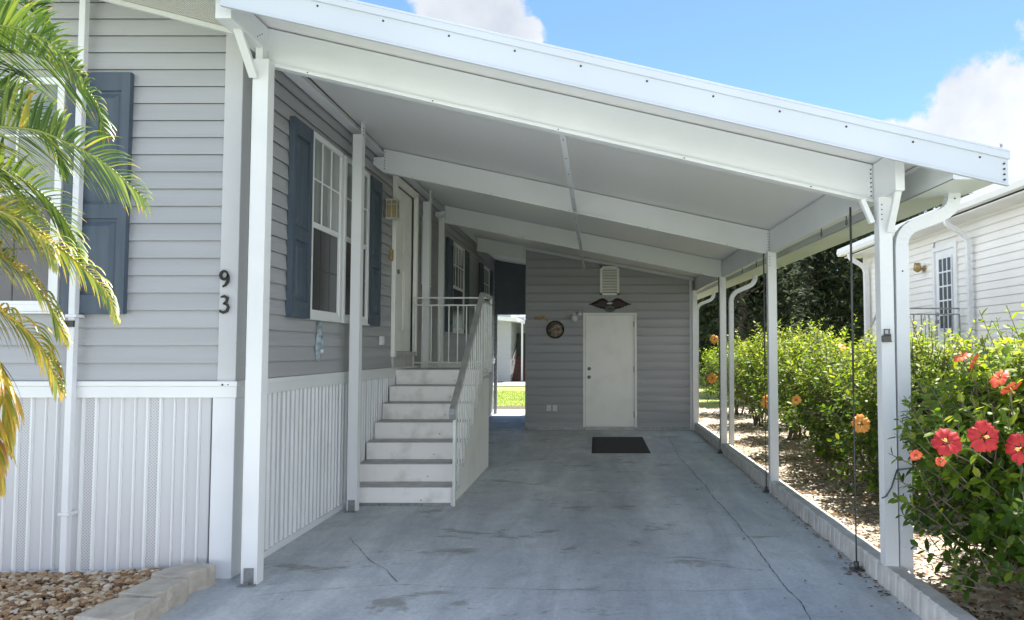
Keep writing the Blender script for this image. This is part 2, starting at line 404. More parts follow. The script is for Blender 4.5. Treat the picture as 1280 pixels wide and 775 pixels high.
# ------------------------------------------------------------------ ground
g = MB(); g.quad((-300, -300, -.05), (300, -300, -.05), (300, 400, -.05), (-300, 400, -.05))
tag(g.build('ground', 'grass'), 'yellow-green lawn ground reaching the horizon', kind='structure')
g = MB(); g.box(-2.9, 1.76, 3.0, 18.2, -.12, 0); g.box(-6.5, 4.5, -1.5, 2.996, -.12, 0)  # second box: unseen apron, widened for ground bounce
slab = tag(g.build('driveway', 'slab', fix=True), 'grey painted concrete driveway slab under the carport', kind='structure')
g = MB(); g.box(-60, 60, -9, -1.504, -.1, -.02); tag(g.build('road', 'road'), 'pale old street behind the viewer, unseen and set to bounce light', kind='structure')  # unseen street, kept close and pale to bounce light forward
g = MB(); g.box(-5, 2.2, 18.204, 19.4, -.1, -.012); tag(g.build('soil', 'soil'), 'dark bare soil strip behind the slab', kind='structure')
g = MB(); g.box(-9, 3, 30.2, 33.6, -.1, .0); tag(g.build('path', 'pave'), 'pale paved strip beyond the rear lawn', kind='structure')
g = MB()
nx, ny = 26, 90
for i in range(nx + 1):
    for j in range(ny + 1):
        x = 1.835 + (5.55 - 1.835) * i / nx; y = 2.0 + 16 * j / ny
        g.v.append((x, y, .045 + .05 * noise.noise(V((x * 1.7, y * 1.7, 3))) + .012 * noise.noise(V((x * 9, y * 9, 0)))))
for i in range(nx):
    for j in range(ny):
        a = i * (ny + 1) + j; g.f.append([a, a + ny + 1, a + ny + 2, a + 1]); g.mi.append(0); g.sm.append(True); g.t.append(0.)
tag(g.build('mulch', 'mulch', fix=False), 'tan mulch bed under the hedge', kind='structure')

def ribbon(mb, pts, w, seed):
    rg = random.Random(seed); out = []
    for a, b in zip(pts[:-1], pts[1:]):
        n = max(2, int((V(b) - V(a)).length / .045))
        for i in range(n): out.append(V(a).lerp(V(b), i / n))
    out.append(V(pts[-1]))
    dev = 0
    for i in range(len(out) - 1):
        d = (out[i + 1] - out[i]).normalized(); nn = V((-d.y, d.x, 0))
        dev = dev * .8 + rg.uniform(-.006, .006); dev2 = dev * .8 + 0
        ww = w * rg.uniform(.2, 1.0)
        out[i] = out[i] + nn * dev
        if i: mb.quad(*(tuple(p) for p in (prev[0], prev[1], out[i] - nn * ww, out[i] + nn * ww)))
        prev = (out[i] + nn * ww, out[i] - nn * ww)
def gz(px, py, z=.003):
    a = pix(px, py, 1) - V((0, 0, H)); t = (z - H) / a.z; return V((0, 0, H)) + a * t
for i, (pts, ww) in enumerate((([(438, 672), (460, 700), (482, 712), (498, 731)], .0028), ([(300, 746), (380, 738), (498, 731), (600, 735), (760, 738), (880, 738), (984, 735)], .0026),
                               ([(836, 547), (850, 572), (874, 599), (908, 639), (942, 680), (982, 734), (999, 752), (1022, 785)], .0036))):
    g = MB(); ribbon(g, [gz(*p) for p in pts], ww, i + 3); g.build('crack', 'crack', slab, fix=False)

# kerb with fluted inner face
g = MB(); y = 2.0; rg = random.Random(3)
prof = []
while y < 17.9:
    for k, dx in ((0, .0), (.012, -.008), (.05, -.011), (.088, -.008)):
        prof.append((1.728 + dx + rg.uniform(-.0015, .0015), y + k))
    y += .102
nn = len(prof)
for (x, yy) in prof:
    zt = .128 + .004 * noise.noise(V((0, yy * 3, 0)))
    g.v += [(x - .002, yy, -.02), (x, yy, zt - .012), (x + .012, yy, zt), (1.832, yy, zt - .004), (1.834, yy, -.02)]
for i in range(nn - 1):
    for k in range(4):
        g.f.append([i * 5 + k, (i + 1) * 5 + k, (i + 1) * 5 + k + 1, i * 5 + k + 1]); g.mi.append(0); g.sm.append(False); g.t.append(0.)
tag(g.build('kerb', 'kerb'), 'low fluted concrete kerb between slab and hedge bed', kind='structure')

# ------------------------------------------------------------------ the mobile home
HX = -2.29; HY = 4.82
home = thing('mobile_home', (-6.3, 4.82, 0), 'grey sided mobile home on white skirting with blue shutters and number 93', 'house')
def rake(x): return 3.507 + .26 * (-2.43 - x)
g = MB(); g.prism([(-10.3, 0), (HX - .02, 0), (HX - .02, rake(HX) - .02), (-6.3, rake(-6.3) - .02), (-10.3, rake(HX) - .02)], lambda a, b, d: (a, d, b), HY + .02, 17, 0)
g.build('wall_core', 'siding', home)
g = MB(YW(HY)); siding(g, -10.3, -2.392, 1.225, 4.7)
g.build('front_siding', 'siding', home, fix=False, cut=[((-2.43, 0, 3.507 - .01), V((.26, 0, 1))), ((-6.3, 0, rake(-6.3)), V((-.26, 0, 1)))])
g = MB(XW(HX)); siding(g, 4.93, 17, 1.225, 3.44, gaps=[(8.5, 9.4, 1.36, 3.33)])
g.build('side_siding', 'siding', home, fix=False)
g = MB(); g.box(-2.392, HX + .014, HY - .016, HY + .11, 1.19, 3.47)
g.build('corner_trim', 'trimgrey', home, .004)
g = MB(); g.box(-2.41, HX + .022, HY - .03, HY + .11, 0.0, 1.118)
g.build('skirt_corner', 'white2', home, .004)
g = MB(YW(HY)); g.box(-10.3, HX + .03, 0, .034, 1.118, 1.19); g.box(-10.3, HX + .036, 0, .042, 1.19, 1.222)
g.build('belt_trim', 'white', home, .003)
g = MB(XW(HX)); g.box(4.79, 17, 0, .028, 1.118, 1.19); g.box(4.79, 17, 0, .034, 1.19, 1.222)
g.build('belt_trim', 'white', home, .003)
for xx, r_ in ((-2.345, .007), (-2.31, .004)):
    g = MB(); g.tube([(xx, HY - .036, 1.20), (xx, HY - .044, 1.20)], r_, 8); g.build('trim_screw', 'screw', home)

def skirting(T, u0, u1, name):
    g = MB(T); u = u0
    while u < u1:
        # panel of .405: ribs with flat pans and one perforated strip
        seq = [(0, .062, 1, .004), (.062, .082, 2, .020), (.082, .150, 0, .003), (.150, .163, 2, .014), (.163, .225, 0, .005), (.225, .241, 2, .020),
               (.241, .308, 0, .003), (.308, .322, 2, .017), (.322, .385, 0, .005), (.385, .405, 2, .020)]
        for a, b, mi, d in seq:
            if u + b > u1: break
            a2, b2 = u + a, u + b
            e = min(.004, (b - a) * .25)
            g.add([(a2, .001, .03), (a2 + e, d, .03), (b2 - e, d, .03), (b2, .001, .03), (a2, .001, 1.117), (a2 + e, d, 1.117), (b2 - e, d, 1.117), (b2, .001, 1.117)],
                  [(0, 1, 5, 4), (1, 2, 6, 5), (2, 3, 7, 6)], mi)
        u += .405
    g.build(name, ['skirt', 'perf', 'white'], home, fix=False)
    g = MB(T); g.box(u0, u1, .0, .026, 0, .045); g.build('skirt_rail', 'white2', home, .002)
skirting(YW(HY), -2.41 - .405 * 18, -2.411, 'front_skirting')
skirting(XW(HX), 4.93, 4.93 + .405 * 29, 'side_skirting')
# gable roof and beaded overhang
g = MB()
for sgn, xa, xb in ((1, -6.3, -2.225), (-1, -6.3, -10.6)):
    za = rake(-6.3); zb = rake(-2.225) if sgn > 0 else rake(-2.0)
    g.prism([(xa, za + .03), (xb, zb + .03), (xb, zb + .12), (xa, za + .12)], lambda a, b, d: (a, d, b), 4.22, 17.4)
g.build('roof', 'shingle', home)
g = MB(); g.prism([(-6.3, rake(-6.3)), (-2.225, rake(-2.225)), (-2.225, rake(-2.225) + .028), (-6.3, rake(-6.3) + .028)], lambda a, b, d: (a, d, b), 4.22, 4.80)
g.build('gable_soffit', 'bead', home)
g = MB(); g.prism([(-6.3, rake(-6.3) - .035), (-2.33, rake(-2.33) - .035), (-2.33, rake(-2.33) - .003), (-6.3, rake(-6.3) - .003)], lambda a, b, d: (a, d, b), 4.785, 4.815)
g.build('rake_trim', 'white', home)
g = MB(); g.prism([(-6.3, rake(-6.3) - .03), (-2.225, rake(-2.225) - .03), (-2.225, rake(-2.225) + .15), (-6.3, rake(-6.3) + .15)], lambda a, b, d: (a, d, b), 4.185, 4.215)
g.build('rake_fascia', 'white', home)

def window(T, u0, u1, z0, z1, parent, grid=(3, 2), lower='screen', d=.03):
    fw = .045
    f = MB(T)
    f.box(u0, u1, .0, d, z0, z0 + fw); f.box(u0, u1, 0, d, z1 - fw, z1)
    f.box(u0, u0 + fw, 0, d + .002, z0 + fw, z1 - fw); f.box(u1 - fw, u1, 0, d + .002, z0 + fw, z1 - fw)
    f.box(u0 - .012, u1 + .012, 0, d + .012, z0 - .014, z0 - .001)
    fr = f.build('window', 'white', parent, .002)
    zm = (z0 + z1) / 2 + .0
    a, b = u0 + fw, u1 - fw
    m = MB(T); m.box(a, b, .008, .026, zm - .022, zm + .022)
    m.box(a, a + .02, .006, .024, z0 + fw, zm - .022); m.box(b - .02, b, .006, .024, z0 + fw, zm - .022); m.box(a + .02, b - .02, .006, .024, z0 + fw, z0 + fw + .022)
    for i in range(1, grid[0]): x = a + (b - a) * i / grid[0]; m.box(x - .006, x + .006, .012, .022, zm + .022, z1 - fw)
    for i in range(1, grid[1]): z = zm + (z1 - zm) * i / grid[1]; m.box(a, b, .013, .021, z - .006, z + .006)
    m.build('sash', 'white', fr)
    p = MB(T); p.box(a, b, .002, .015, zm, z1 - fw); p.build('upper_pane', 'glass', fr)
    p = MB(T); p.box(a + .02, b - .02, .002, .015, z0 + fw, zm)
    for i in range(1, grid[0]): x = a + (b - a) * i / grid[0]; p.box(x - .004, x + .004, .014, .017, z0 + fw, zm, 1)
    zz = z0 + fw + (zm - z0 - fw) * .5; p.box(a, b, .014, .0172, zz - .004, zz + .004, 1)
    M.setdefault('muntin', mat('screened_muntin', (.05, .05, .055), .6))
    p.build('lower_pane', [lower, 'muntin'], fr)
    return fr
def shutter(T, u0, u1, z0, z1, parent):
    s = MB(T); st = .055; n0 = .014
    s.box(u0, u1, n0 - .012, n0 + .012, z0, z1)
    s.box(u0, u0 + st, n0 + .012, n0 + .028, z0, z1); s.box(u1 - st, u1, n0 + .012, n0 + .028, z0, z1)
    zm = z0 + (z1 - z0) * .42
    for a, b in ((z0, z0 + .12), (zm - .045, zm + .045), (z1 - .12, z1)): s.box(u0 + st, u1 - st, n0 + .012, n0 + .0275, a, b)
    for a, b in ((z0 + .12, zm - .045), (zm + .045, z1 - .12)):
        x0, x1 = u0 + st + .02, u1 - st - .02; i = .03
        s.add([(x0, n0 + .013, a + .02), (x1, n0 + .013, a + .02), (x1, n0 + .013, b - .02), (x0, n0 + .013, b - .02),
               (x0 + i, n0 + .026, a + .02 + i), (x1 - i, n0 + .026, a + .02 + i), (x1 - i, n0 + .026, b - .02 - i), (x0 + i, n0 + .026, b - .02 - i)],
              [(0, 1, 5, 4), (1, 2, 6, 5), (2, 3, 7, 6), (3, 0, 4, 7), (4, 5, 6, 7)])
    s.box(u0 - .02 if False else u0, u0 + .001, n0 - .014, n0 - .012, z0, z1)
    return s.build('shutter', 'blue', parent, .002)
TX = XW(HX + .012); TY = YW(HY - .012)
window(TX, 5.94, 6.66, 1.67, 3.16, home); window(TX, 6.73, 7.46, 1.67, 3.16, home)
g = MB(TX); g.box(6.672, 6.718, 0, .012, 1.67, 3.16); g.build('mullion_strip', 'siding', home)
shutter(TX, 5.555, 5.925, 1.66, 3.15, home); shutter(TX, 7.48, 7.85, 1.66, 3.15, home)
window(TX, 11.82, 12.88, 1.70, 3.12, home, (4, 2)); shutter(TX, 11.40, 11.80, 1.69, 3.12, home); shutter(TX, 12.90, 13.30, 1.69, 3.12, home)
window(TX, 9.80, 10.25, 2.28, 3.16, home, (2, 1))
window(TX, 15.0, 15.9, 1.7, 3.1, home, (3, 2)); shutter(TX, 14.6, 14.98, 1.69, 3.1, home); shutter(TX, 15.92, 16.3, 1.69, 3.1, home)
window(TY, -4.25, -3.40, 1.66, 3.16, home); shutter(TY, -3.372, -2.976, 1.645, 3.19, home); shutter(TY, -4.66, -4.27, 1.645, 3.19, home)
# entry door
fr = MB(TX); fr.box(8.40, 8.47, 0, .045, 1.34, 3.37); fr.box(9.38, 9.45, 0, .045, 1.34, 3.37); fr.box(8.47, 9.38, 0, .043, 3.30, 3.37)
dr = fr.build('door', 'doorw', home, .003)
g = MB(TX); g.box(8.475, 9.375, -.06, -.02, 1.40, 3.295)
for (a, b, c, d_) in ((8.57, 8.88, 2.55, 3.1), (8.97, 9.28, 2.55, 3.1), (8.57, 8.88, 1.65, 2.35), (8.97, 9.28, 1.65, 2.35)):
    g.box(a, b, -.022, -.014, c, d_); g.box(a + .04, b - .04, -.016, -.008, c + .04, d_ - .04)
g.build('door_leaf', 'doorw', dr, .004)
g = MB(TX); g.box(8.45, 9.40, -.06, .05, 1.34, 1.395); g.box(8.45, 9.40, -.005, .02, 1.222, 1.34); g.build('threshold', 'tread', dr)
g = MB(TX); g.tube([(8.56, -.03, 2.30), (8.56, .03, 2.30)], .016, 8); g.tube([(8.56, .03, 2.30), (8.56, .045, 2.30)], .028, 10); g.build('door_knob', 'galv', dr)
g = MB(TX); g.box(7.95, 8.03, 0, .035, 1.47, 1.56); g.box(7.965, 8.015, .035, .042, 1.485, 1.545); g.build('outlet_box', 'white2', home, .003)
# doorbell box
g = MB(TX); g.box(8.30, 8.36, 0, .03, 2.40, 2.52); g.build('doorbell', 'gold', home, .003)
# white pipe standing up the front wall
g = MB(); pz = [(-3.27, 4.745, z) for z in (0.05, .6, 1.2, 2, 3, rake(-3.27) - .02)]
g.sweep(pz, .045, .040); 
for z in (.4, 1.62, 3.1): g.box(-3.305, -3.235, 4.715, 4.80, z, z + .02)
g.build('drain_pipe', 'white2', home, .004)
g = MB(); g.box(-3.30, -3.24, 4.70, 4.716, 1.56, 1.60); g.tube([(-3.29, 4.70, 1.575), (-3.29, 4.69, 1.575)], .012, 8); g.build('pipe_bracket', 'screw', home)
# number 9 and 3
def arc(cx, cz, rx, rz, a0, a1, n=14): return [(cx + rx * math.cos(R(a0 + (a1 - a0) * i / n)), cz + rz * math.sin(R(a0 + (a1 - a0) * i / n))) for i in range(n + 1)]
def digit(strokes, cx, cz, label):
    g = MB()
    for s_ in strokes:
        n = len(s_); ws = [(.005 + .0048 * math.sin(math.pi * i / (n - 1))) for i in range(n)]
        pts = [V((cx + a, HY - .026, cz + b)) for a, b in s_]
        vs = []
        for i, p in enumerate(pts):
            d = (pts[min(i + 1, n - 1)] - pts[max(i - 1, 0)]).normalized(); nn_ = V((-d.z, 0, d.x))
            for q, dy in ((-1, 0), (1, 0), (1, -.007), (-1, -.007)): vs.append(p + nn_ * ws[i] * q + V((0, dy, 0)))
        g.add(vs, [(i * 4 + k, i * 4 + (k + 1) % 4, i * 4 + 4 + (k + 1) % 4, i * 4 + 4 + k) for i in range(n - 1) for k in range(4)] + [(0, 1, 2, 3), (n * 4 - 1, n * 4 - 2, n * 4 - 3, n * 4 - 4)])
    tag(g.build('house_number', 'black', home), label)
digit([arc(0, .022, .022, .026, 20, 380), [(.024, .028), (.027, .005), (.022, -.02), (.010, -.040), (-.008, -.052)]], -2.357, 1.868, 'black numeral 9 on the corner trim')
digit([[(-.022, .046), (.0, .052), (.020, .040), (.016, .018), (-.004, .004)], [(-.006, .005), (.018, .0), (.027, -.018), (.018, -.042), (-.004, -.052), (-.024, -.044), (-.023, -.034)]], -2.353, 1.705, 'black numeral 3 on the corner trim below the 9')

# ------------------------------------------------------------------ carport
def S(x, y):
    lo = 2.60 + .012 * (y - 4.8); hi = 3.50 - .008 * (y - 4.8); return lo + (hi - lo) * (1.77 - x) / 3.92
cp = thing('carport', (0, 4.2, 0), 'white aluminium carport with sloping roof on slender posts beside the grey home', 'carport')
cp['_o'] = (0, 4.2, 0)
YF, YB = 4.22, 17.3
g = MB(); n = 26; m_ = 10
for j in range(n):
    y0 = YF + .01 + (YB - YF - .01) * j / n; y1 = YF + .01 + (YB - YF - .01) * (j + 1) / n
    for i in range(m_):
        x0 = -2.2 + 4.34 * i / m_; x1 = -2.2 + 4.34 * (i + 1) / m_
        g.quad((x0, y0, S(x0, y0)), (x1, y0, S(x1, y0)), (x1, y1, S(x1, y1)), (x0, y1, S(x0, y1)))
        g.quad((x0, y0, S(x0, y0) + .06), (x1, y0, S(x1, y0) + .06), (x1, y1, S(x1, y1) + .06), (x0, y1, S(x0, y1) + .06))
g.quad((2.14, YF, S(2.14, YF)), (2.14, YB, S(2.14, YB)), (2.14, YB, S(2.14, YB) + .06), (2.14, YF, S(2.14, YF) + .06))
g.quad((-2.2, YF, S(-2.2, YF)), (-2.2, YB, S(-2.2, YB)), (-2.2, YB, S(-2.2, YB) + .06), (-2.2, YF, S(-2.2, YF) + .06))
g.quad((-2.2, YB, S(-2.2, YB)), (2.14, YB, S(2.14, YB)), (2.14, YB, S(2.14, YB) + .06), (-2.2, YB, S(-2.2, YB) + .06))
# panel seams in the soffit, running from house to eave
yy = 4.8
g.build('roof', 'soffit', cp, fix=False)
# flashing added, unseen, to block sun leaking through the roof joint
g = MB(); g.hexa([(-2.33, 4.23, 3.576), (-2.10, 4.23, 3.576), (-2.10, YB, 3.50), (-2.33, YB, 3.50), (-2.33, 4.23, 3.62), (-2.10, 4.23, 3.58), (-2.10, YB, 3.58), (-2.33, YB, 3.62)])
g.build('sun_leak_cover', 'white2', cp)
# fascia
def sl_box(g, x0, x1, y0, y1, zb, zt, mi=0):
    """box following the roof slope; zb, zt offsets from the soffit"""
    g.hexa([(x0, y0, S(x0, y0) + zb), (x1, y0, S(x1, y0) + zb), (x1, y1, S(x1, y1) + zb), (x0, y1, S(x0, y1) + zb),
            (x0, y0, S(x0, y0) + zt), (x1, y0, S(x1, y0) + zt), (x1, y1, S(x1, y1) + zt), (x0, y1, S(x0, y1) + zt)], mi)
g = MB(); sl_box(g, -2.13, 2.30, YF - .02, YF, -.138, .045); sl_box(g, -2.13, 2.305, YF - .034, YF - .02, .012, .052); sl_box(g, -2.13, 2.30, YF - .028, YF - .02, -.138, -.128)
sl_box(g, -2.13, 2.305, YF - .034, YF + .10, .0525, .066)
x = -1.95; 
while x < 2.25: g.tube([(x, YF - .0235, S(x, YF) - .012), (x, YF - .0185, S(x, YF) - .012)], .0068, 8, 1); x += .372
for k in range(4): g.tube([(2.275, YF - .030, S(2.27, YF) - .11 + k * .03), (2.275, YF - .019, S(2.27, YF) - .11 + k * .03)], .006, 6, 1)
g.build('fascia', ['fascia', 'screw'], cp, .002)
# rafters
DEP = .255
for bi, (y, xl, xr) in enumerate(((4.78, -2.145, 1.752), (7.68, -2.18, 1.752), (10.58, -2.14, 1.752), (13.45, -2.14, -1.29))):
    g = MB(); t_ = .05
    sl_box(g, xl, xr, y, y + t_, -DEP + .012, -.009)
    sl_box(g, xl, xr, y - .016, y + t_ + .004, -DEP, -DEP + .012)
    sl_box(g, xl, xr, y - .016, y - .012, -DEP + .012, -DEP + .022)
    sl_box(g, xl, xl + .035, y - .004, y, -DEP + .03, -.02); sl_box(g, xr - .028, xr, y - .004, y, -DEP + .03, -.02)
    if bi in (1, 2): g.hexa([(xl - .13, y, S(xl, y) - DEP + .10), (xl, y, S(xl, y) - DEP), (xl, y + t_, S(xl, y) - DEP), (xl - .13, y + t_, S(xl, y) - DEP + .10),
                        (xl - .13, y, S(xl, y) - DEP + .155), (xl, y, S(xl, y) - DEP + .16), (xl, y + t_, S(xl, y) - DEP + .16), (xl - .13, y + t_, S(xl, y) - DEP + .155)])
    for k in range(7):
        for xx in (xl + .014, xr - .012): g.tube([(xx, y - .008, S(xx, y) - .045 - k * .028), (xx, y - .003, S(xx, y) - .045 - k * .028)], .0055, 6, 1)
    for k in range(5): xx = xl + .3 + k * .8; g.tube([(xx, y - .019, S(xx, y) - DEP + .010), (xx, y - .015, S(xx, y) - DEP + .010)], .005, 6, 1) if xx < xr else None
    tag(g.build('rafter', ['white', 'screw'], cp, .0015))
# middle strap running under the rafters
g = MB()
for a, b in ((4.83, 7.64), (7.74, 10.54), (10.64, 13.30)): sl_box(g, -.24, -.204, a, b, -DEP + .002, -DEP + .006); sl_box(g, -.242, -.238, a, b, -DEP + .002, -DEP + .032); sl_box(g, -.206, -.202, a, b, -DEP + .002, -DEP + .032)
for k in range(0, 33, 2):
    yk = 4.95 + k * .25 + (.0 if k < 34 else 0)
    if min(abs(yk - 7.69), abs(yk - 10.59)) > .08: g.tube([(-.222, yk, S(-.22, yk) - DEP - .002), (-.222, yk, S(-.22, yk) - DEP + .003)], .005, 6, 1)
g.build('tie_strap', ['white2', 'screw'], cp)
# headers
g = MB(); zb = .245
for a, b in ((4.42, 8), (8, 12), (12, 17.2)):
    g.hexa([(1.755, a, S(1.755, a) - zb), (1.81, a, S(1.755, a) - zb), (1.81, b, S(1.755, b) - zb), (1.755, b, S(1.755, b) - zb),
            (1.755, a, S(1.755, a) - .008), (1.81, a, S(1.81, a) - .008), (1.81, b, S(1.81, b) - .008), (1.755, b, S(1.755, b) - .008)])
g.build('eave_header', 'white', cp, .002)
g = MB(); g.box(-2.197, -2.105, 4.28, 4.79, 3.325, 3.475); 
for k in range(3): g.tube([(-2.106, 4.62 + .03 * k, 3.36 + .02 * k), (-2.101, 4.62 + .03 * k, 3.36 + .02 * k)], .005, 6, 1)
g.build('wall_header', ['white', 'screw'], cp, .003)
g = MB(); g.box(-2.274, -2.215, 4.93, 17, 3.435, 3.50); g.box(-2.274, -2.18, 4.93, 17, 3.425, 3.433)
g.build('wall_channel', 'white', cp, .002)
# hooks under the header
for yk in (5.35, 5.95, 8.4, 9.2):
    g = MB(); c = V((1.77, yk, S(1.755, yk) - zb)); g.tube([c, c + V((0, 0, -.03))], .004, 6)
    g.tube([c + V((0, .016 * math.sin(q), -.046 + .016 * math.cos(q))) for q in [R(a) for a in range(0, 331, 30)]], .0035, 6)
    g.build('eye_hook', 'rod', cp)
# posts
def post(x, y, z0, z1, w=.08, d=.08, foot=False, screws=True):
    g = MB(); g.box(x - w / 2, x + w / 2, y - d / 2, y + d / 2, z0, z1)
    e = .004
    for sx in (-1, 1): g.box(x + sx * w / 2 - (e if sx > 0 else 0), x + sx * w / 2 + (e if sx < 0 else 0), y - d / 2 - .0015, y - d / 2, z0, z1)
    if screws:
        for k in range(4): g.tube([(x - w * .28, y - d / 2 - .003, z1 - .05 - k * .03), (x - w * .28, y - d / 2, z1 - .05 - k * .03)], .0045, 6, 1)
    p = g.build('post', ['white', 'screw'], cp, .003)
    if foot:
        f = MB(); f.box(x - .03, x + .03, y - d / 2 - .006, y - d / 2 - .0016, z0, z0 + .10); f.box(x - .05, x + .05, y - d / 2 - .05, y - d / 2 - .006, z0 + .001, z0 + .007)
        f.tube([(x, y - d / 2 - .03, z0 + .006), (x, y - d / 2 - .03, z0 + .022)], .009, 6); f.tube([(x, y - d / 2 - .014, z0 + .07), (x, y - d / 2 - .006, z0 + .07)], .009, 6)
        f.build('post_foot', 'galv', p, .001)
    return p
post(-2.105, 4.72, 0, 3.24, .098, .09, True, False)
g = MB(); g.box(-2.150, -2.106, 4.70, 4.765, 3.241, 3.324)
g.build('post_bracket', ['white', 'screw'], cp)
post(-2.155, 6.80, 0, 3.36, .085, .085, True, False); post(-2.165, 9.62, 0, 3.30, .085, .085, False, False); post(-2.165, 10.54, 0, 3.26, .075, .06, False, False)
for y in (6.80, 9.62):
    g = MB(); g.box(-2.125, -2.112, y - .04, y + .04, 3.30, S(-2.12, y) - .003)
    for k in range(3): g.tube([(-2.111, y - .02, 3.36 + .03 * k), (-2.106, y - .02, 3.36 + .03 * k)], .005, 6, 1)
    g.build('post_bracket', ['white', 'screw'], cp)
post(1.768, 4.66, .12, S(1.755, 4.66) - zb, .08, .085)
post(1.757, 7.62, 0, S(1.755, 7.62) - zb + .01, .085, .08); post(1.757, 10.60, 0, S(1.755, 10.6) - zb + .01, .085, .08)
g = MB(); sl_box(g, -1.28, 1.74, 13.545, 13.585, -.052, -.006); sl_box(g, -1.28, 1.74, 13.53, 13.585, -.062, -.052); g.build('wall_trim', 'white2', cp, .002)
post(1.74, 13.50, 0, S(1.755, 13.5) - zb + .01, .085, .08)
# knee plates on the two front posts
def brace(a, b, wdt, y0, y1):
    g = MB(); a = V(a); b = V(b); d = (b - a).normalized(); nn_ = V((-d.z, 0, d.x)) * wdt / 2
    g.hexa([tuple(a - nn_ + V((0, y0, 0))), tuple(a + nn_ + V((0, y0, 0))), tuple(a + nn_ + V((0, y1, 0))), tuple(a - nn_ + V((0, y1, 0))),
            tuple(b - nn_ + V((0, y0, 0))), tuple(b + nn_ + V((0, y0, 0))), tuple(b + nn_ + V((0, y1, 0))), tuple(b - nn_ + V((0, y1, 0)))])
    g.build('knee_brace', 'white', cp, .002)
def brace_y(x0, x1, ya, za, yb, zb_, wd):
    g = MB(); d = V((0, yb - ya, zb_ - za)).normalized(); nn_ = V((0, -d.z, d.y)) * wd / 2; a = V((0, ya, za)); b = V((0, yb, zb_))
    g.hexa([tuple(p + V((x, 0, 0))) for p, x in ((a - nn_, x0), (a - nn_, x1), (a + nn_, x1), (a + nn_, x0), (b - nn_, x0), (b - nn_, x1), (b + nn_, x1), (b + nn_, x0))])
    g.build('knee_brace', 'white', cp, .002)
brace_y(-2.165, -2.115, 4.66, 3.12, 4.42, 3.35, .03)
brace_y(1.765, 1.805, 4.60, 2.14, 4.46, 2.365, .03)
brace((1.70, 4.66, 2.20), (1.64, 4.66, 2.345), .03, -.02, .02)
# gutter along the low edge
g = MB()
for a, b in ((YF + .0, 8), (8, 12), (12, YB)):
    for (xa, za, xb, zb2) in ((2.0, -.0, 2.0, -.165), (2.0, -.165, 2.285, -.165), (2.285, -.165, 2.285, .035), (2.285, .035, 2.262, .045), (2.262, .045, 2.262, .02), (1.96, -.004, 2.0, -.004)):
        def q(x_, z_, y_): return (x_, y_, S(2.0 if z_ < -.02 and x_ < 2.2 else (2.0), y_) + z_ - (.0 if x_ < 2.2 else .0))
        t_ = .004
        p = [q(xa, za, a), q(xb, zb2, a), q(xb, zb2, b), q(xa, za, b)]
        off = V((t_, 0, 0)) if abs(xa - xb) < .001 else V((0, 0, t_))
        g.hexa([tuple(V(k)) for k in p] + [tuple(V(k) + off) for k in p])
g.build('gutter', 'white', cp)
def downspout(path, elbows, w=.078, h=.062, parent=cp, name='downspout', side=(0, 1, 0), matn='white2'):
    """path of points; rounded at the elbows with crimps"""
    pts = [V(path[0])]; sc_ = [1.]
    for i in range(1, len(path) - 1):
        p = V(path[i]); a = (V(path[i - 1]) - p).normalized(); b = (V(path[i + 1]) - p).normalized(); r = elbows[i - 1]
        n = 9
        for k in range(n + 1):
            t = k / n; q = (p + a * r) * (1 - t) ** 2 + p * 2 * t * (1 - t) + (p + b * r) * t ** 2
            pts.append(q); sc_.append(1.0 if k % 2 else .93)
    pts.append(V(path[-1])); sc_.append(1.)
    g = MB(); g.sweep(pts, w, h, 0, side, sc_)
    for i in (0, len(path) - 2):
        p = V(path[i]).lerp(V(path[i + 1]), .12 if i else .4)
        g.tube([p + V((0, -w / 2 - .003, 0)), p + V((0, -w / 2 + .002, 0))], .006, 6, 1)
    return g.build(name, [matn, 'screw'], parent, .002)
downspout([(2.20, 4.66, 2.395), (2.195, 4.66, 2.275), (1.87, 4.66, 2.15), (1.858, 4.66, .06)], [.09, .10], .07, .080)
downspout([(2.22, 10.62, 2.46), (2.21, 10.62, 2.34), (1.88, 10.62, 2.20), (1.87, 10.62, .06)], [.09, .12])
downspout([(2.22, 14.4, 2.50), (2.21, 14.4, 2.38), (1.90, 14.4, 2.26), (1.89, 14.4, .06)], [.09, .12])
for z in (.22, .34):
    g = MB(); g.box(1.832, 1.918, 4.617, 4.70, z, z + .018)
    g.build('pipe_strap', 'white2', cp, .001)
# rear header wall across the breezeway, with its post
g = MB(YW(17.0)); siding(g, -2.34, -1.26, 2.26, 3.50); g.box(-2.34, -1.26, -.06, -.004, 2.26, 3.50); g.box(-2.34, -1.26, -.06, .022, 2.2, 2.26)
g.build('rear_panel', 'sidingshade', cp, fix=False)
g = MB(); g.box(-2.29, -2.22, 16.94, 17.02, 0, 2.2); g.build('post', 'galv', cp, .002)

# post clamp, wire and rods
g = MB(); c = V((1.752, 4.604, 1.50))
g.box(1.727, 1.782, 4.600, 4.616, 1.468, 1.505); g.box(1.737, 1.744, 4.596, 4.604, 1.505, 1.545); g.box(1.766, 1.773, 4.596, 4.604, 1.505, 1.545)
g.box(1.737, 1.773, 4.592, 4.600, 1.538, 1.545); g.tube([(1.735, 4.590, 1.508), (1.775, 4.590, 1.508)], .007, 8); g.box(1.73, 1.78, 4.585, 4.600, 1.465, 1.475)
o = g.build('rope_cleat', 'rod', None, .001, org=(1.755, 4.60, 1.465)); tag(o, 'small dark metal cleat screwed to the right front carport post', 'cleat')
g = MB(); g.tube([(1.80, 4.60, .70), (1.76, 4.585, .60), (1.73, 4.595, .545), (1.712, 4.615, .53)], .005, 6); g.tube([(1.80, 4.60, .70), (1.90, 4.56, .72), (1.98, 4.52, .78)], .005, 6)
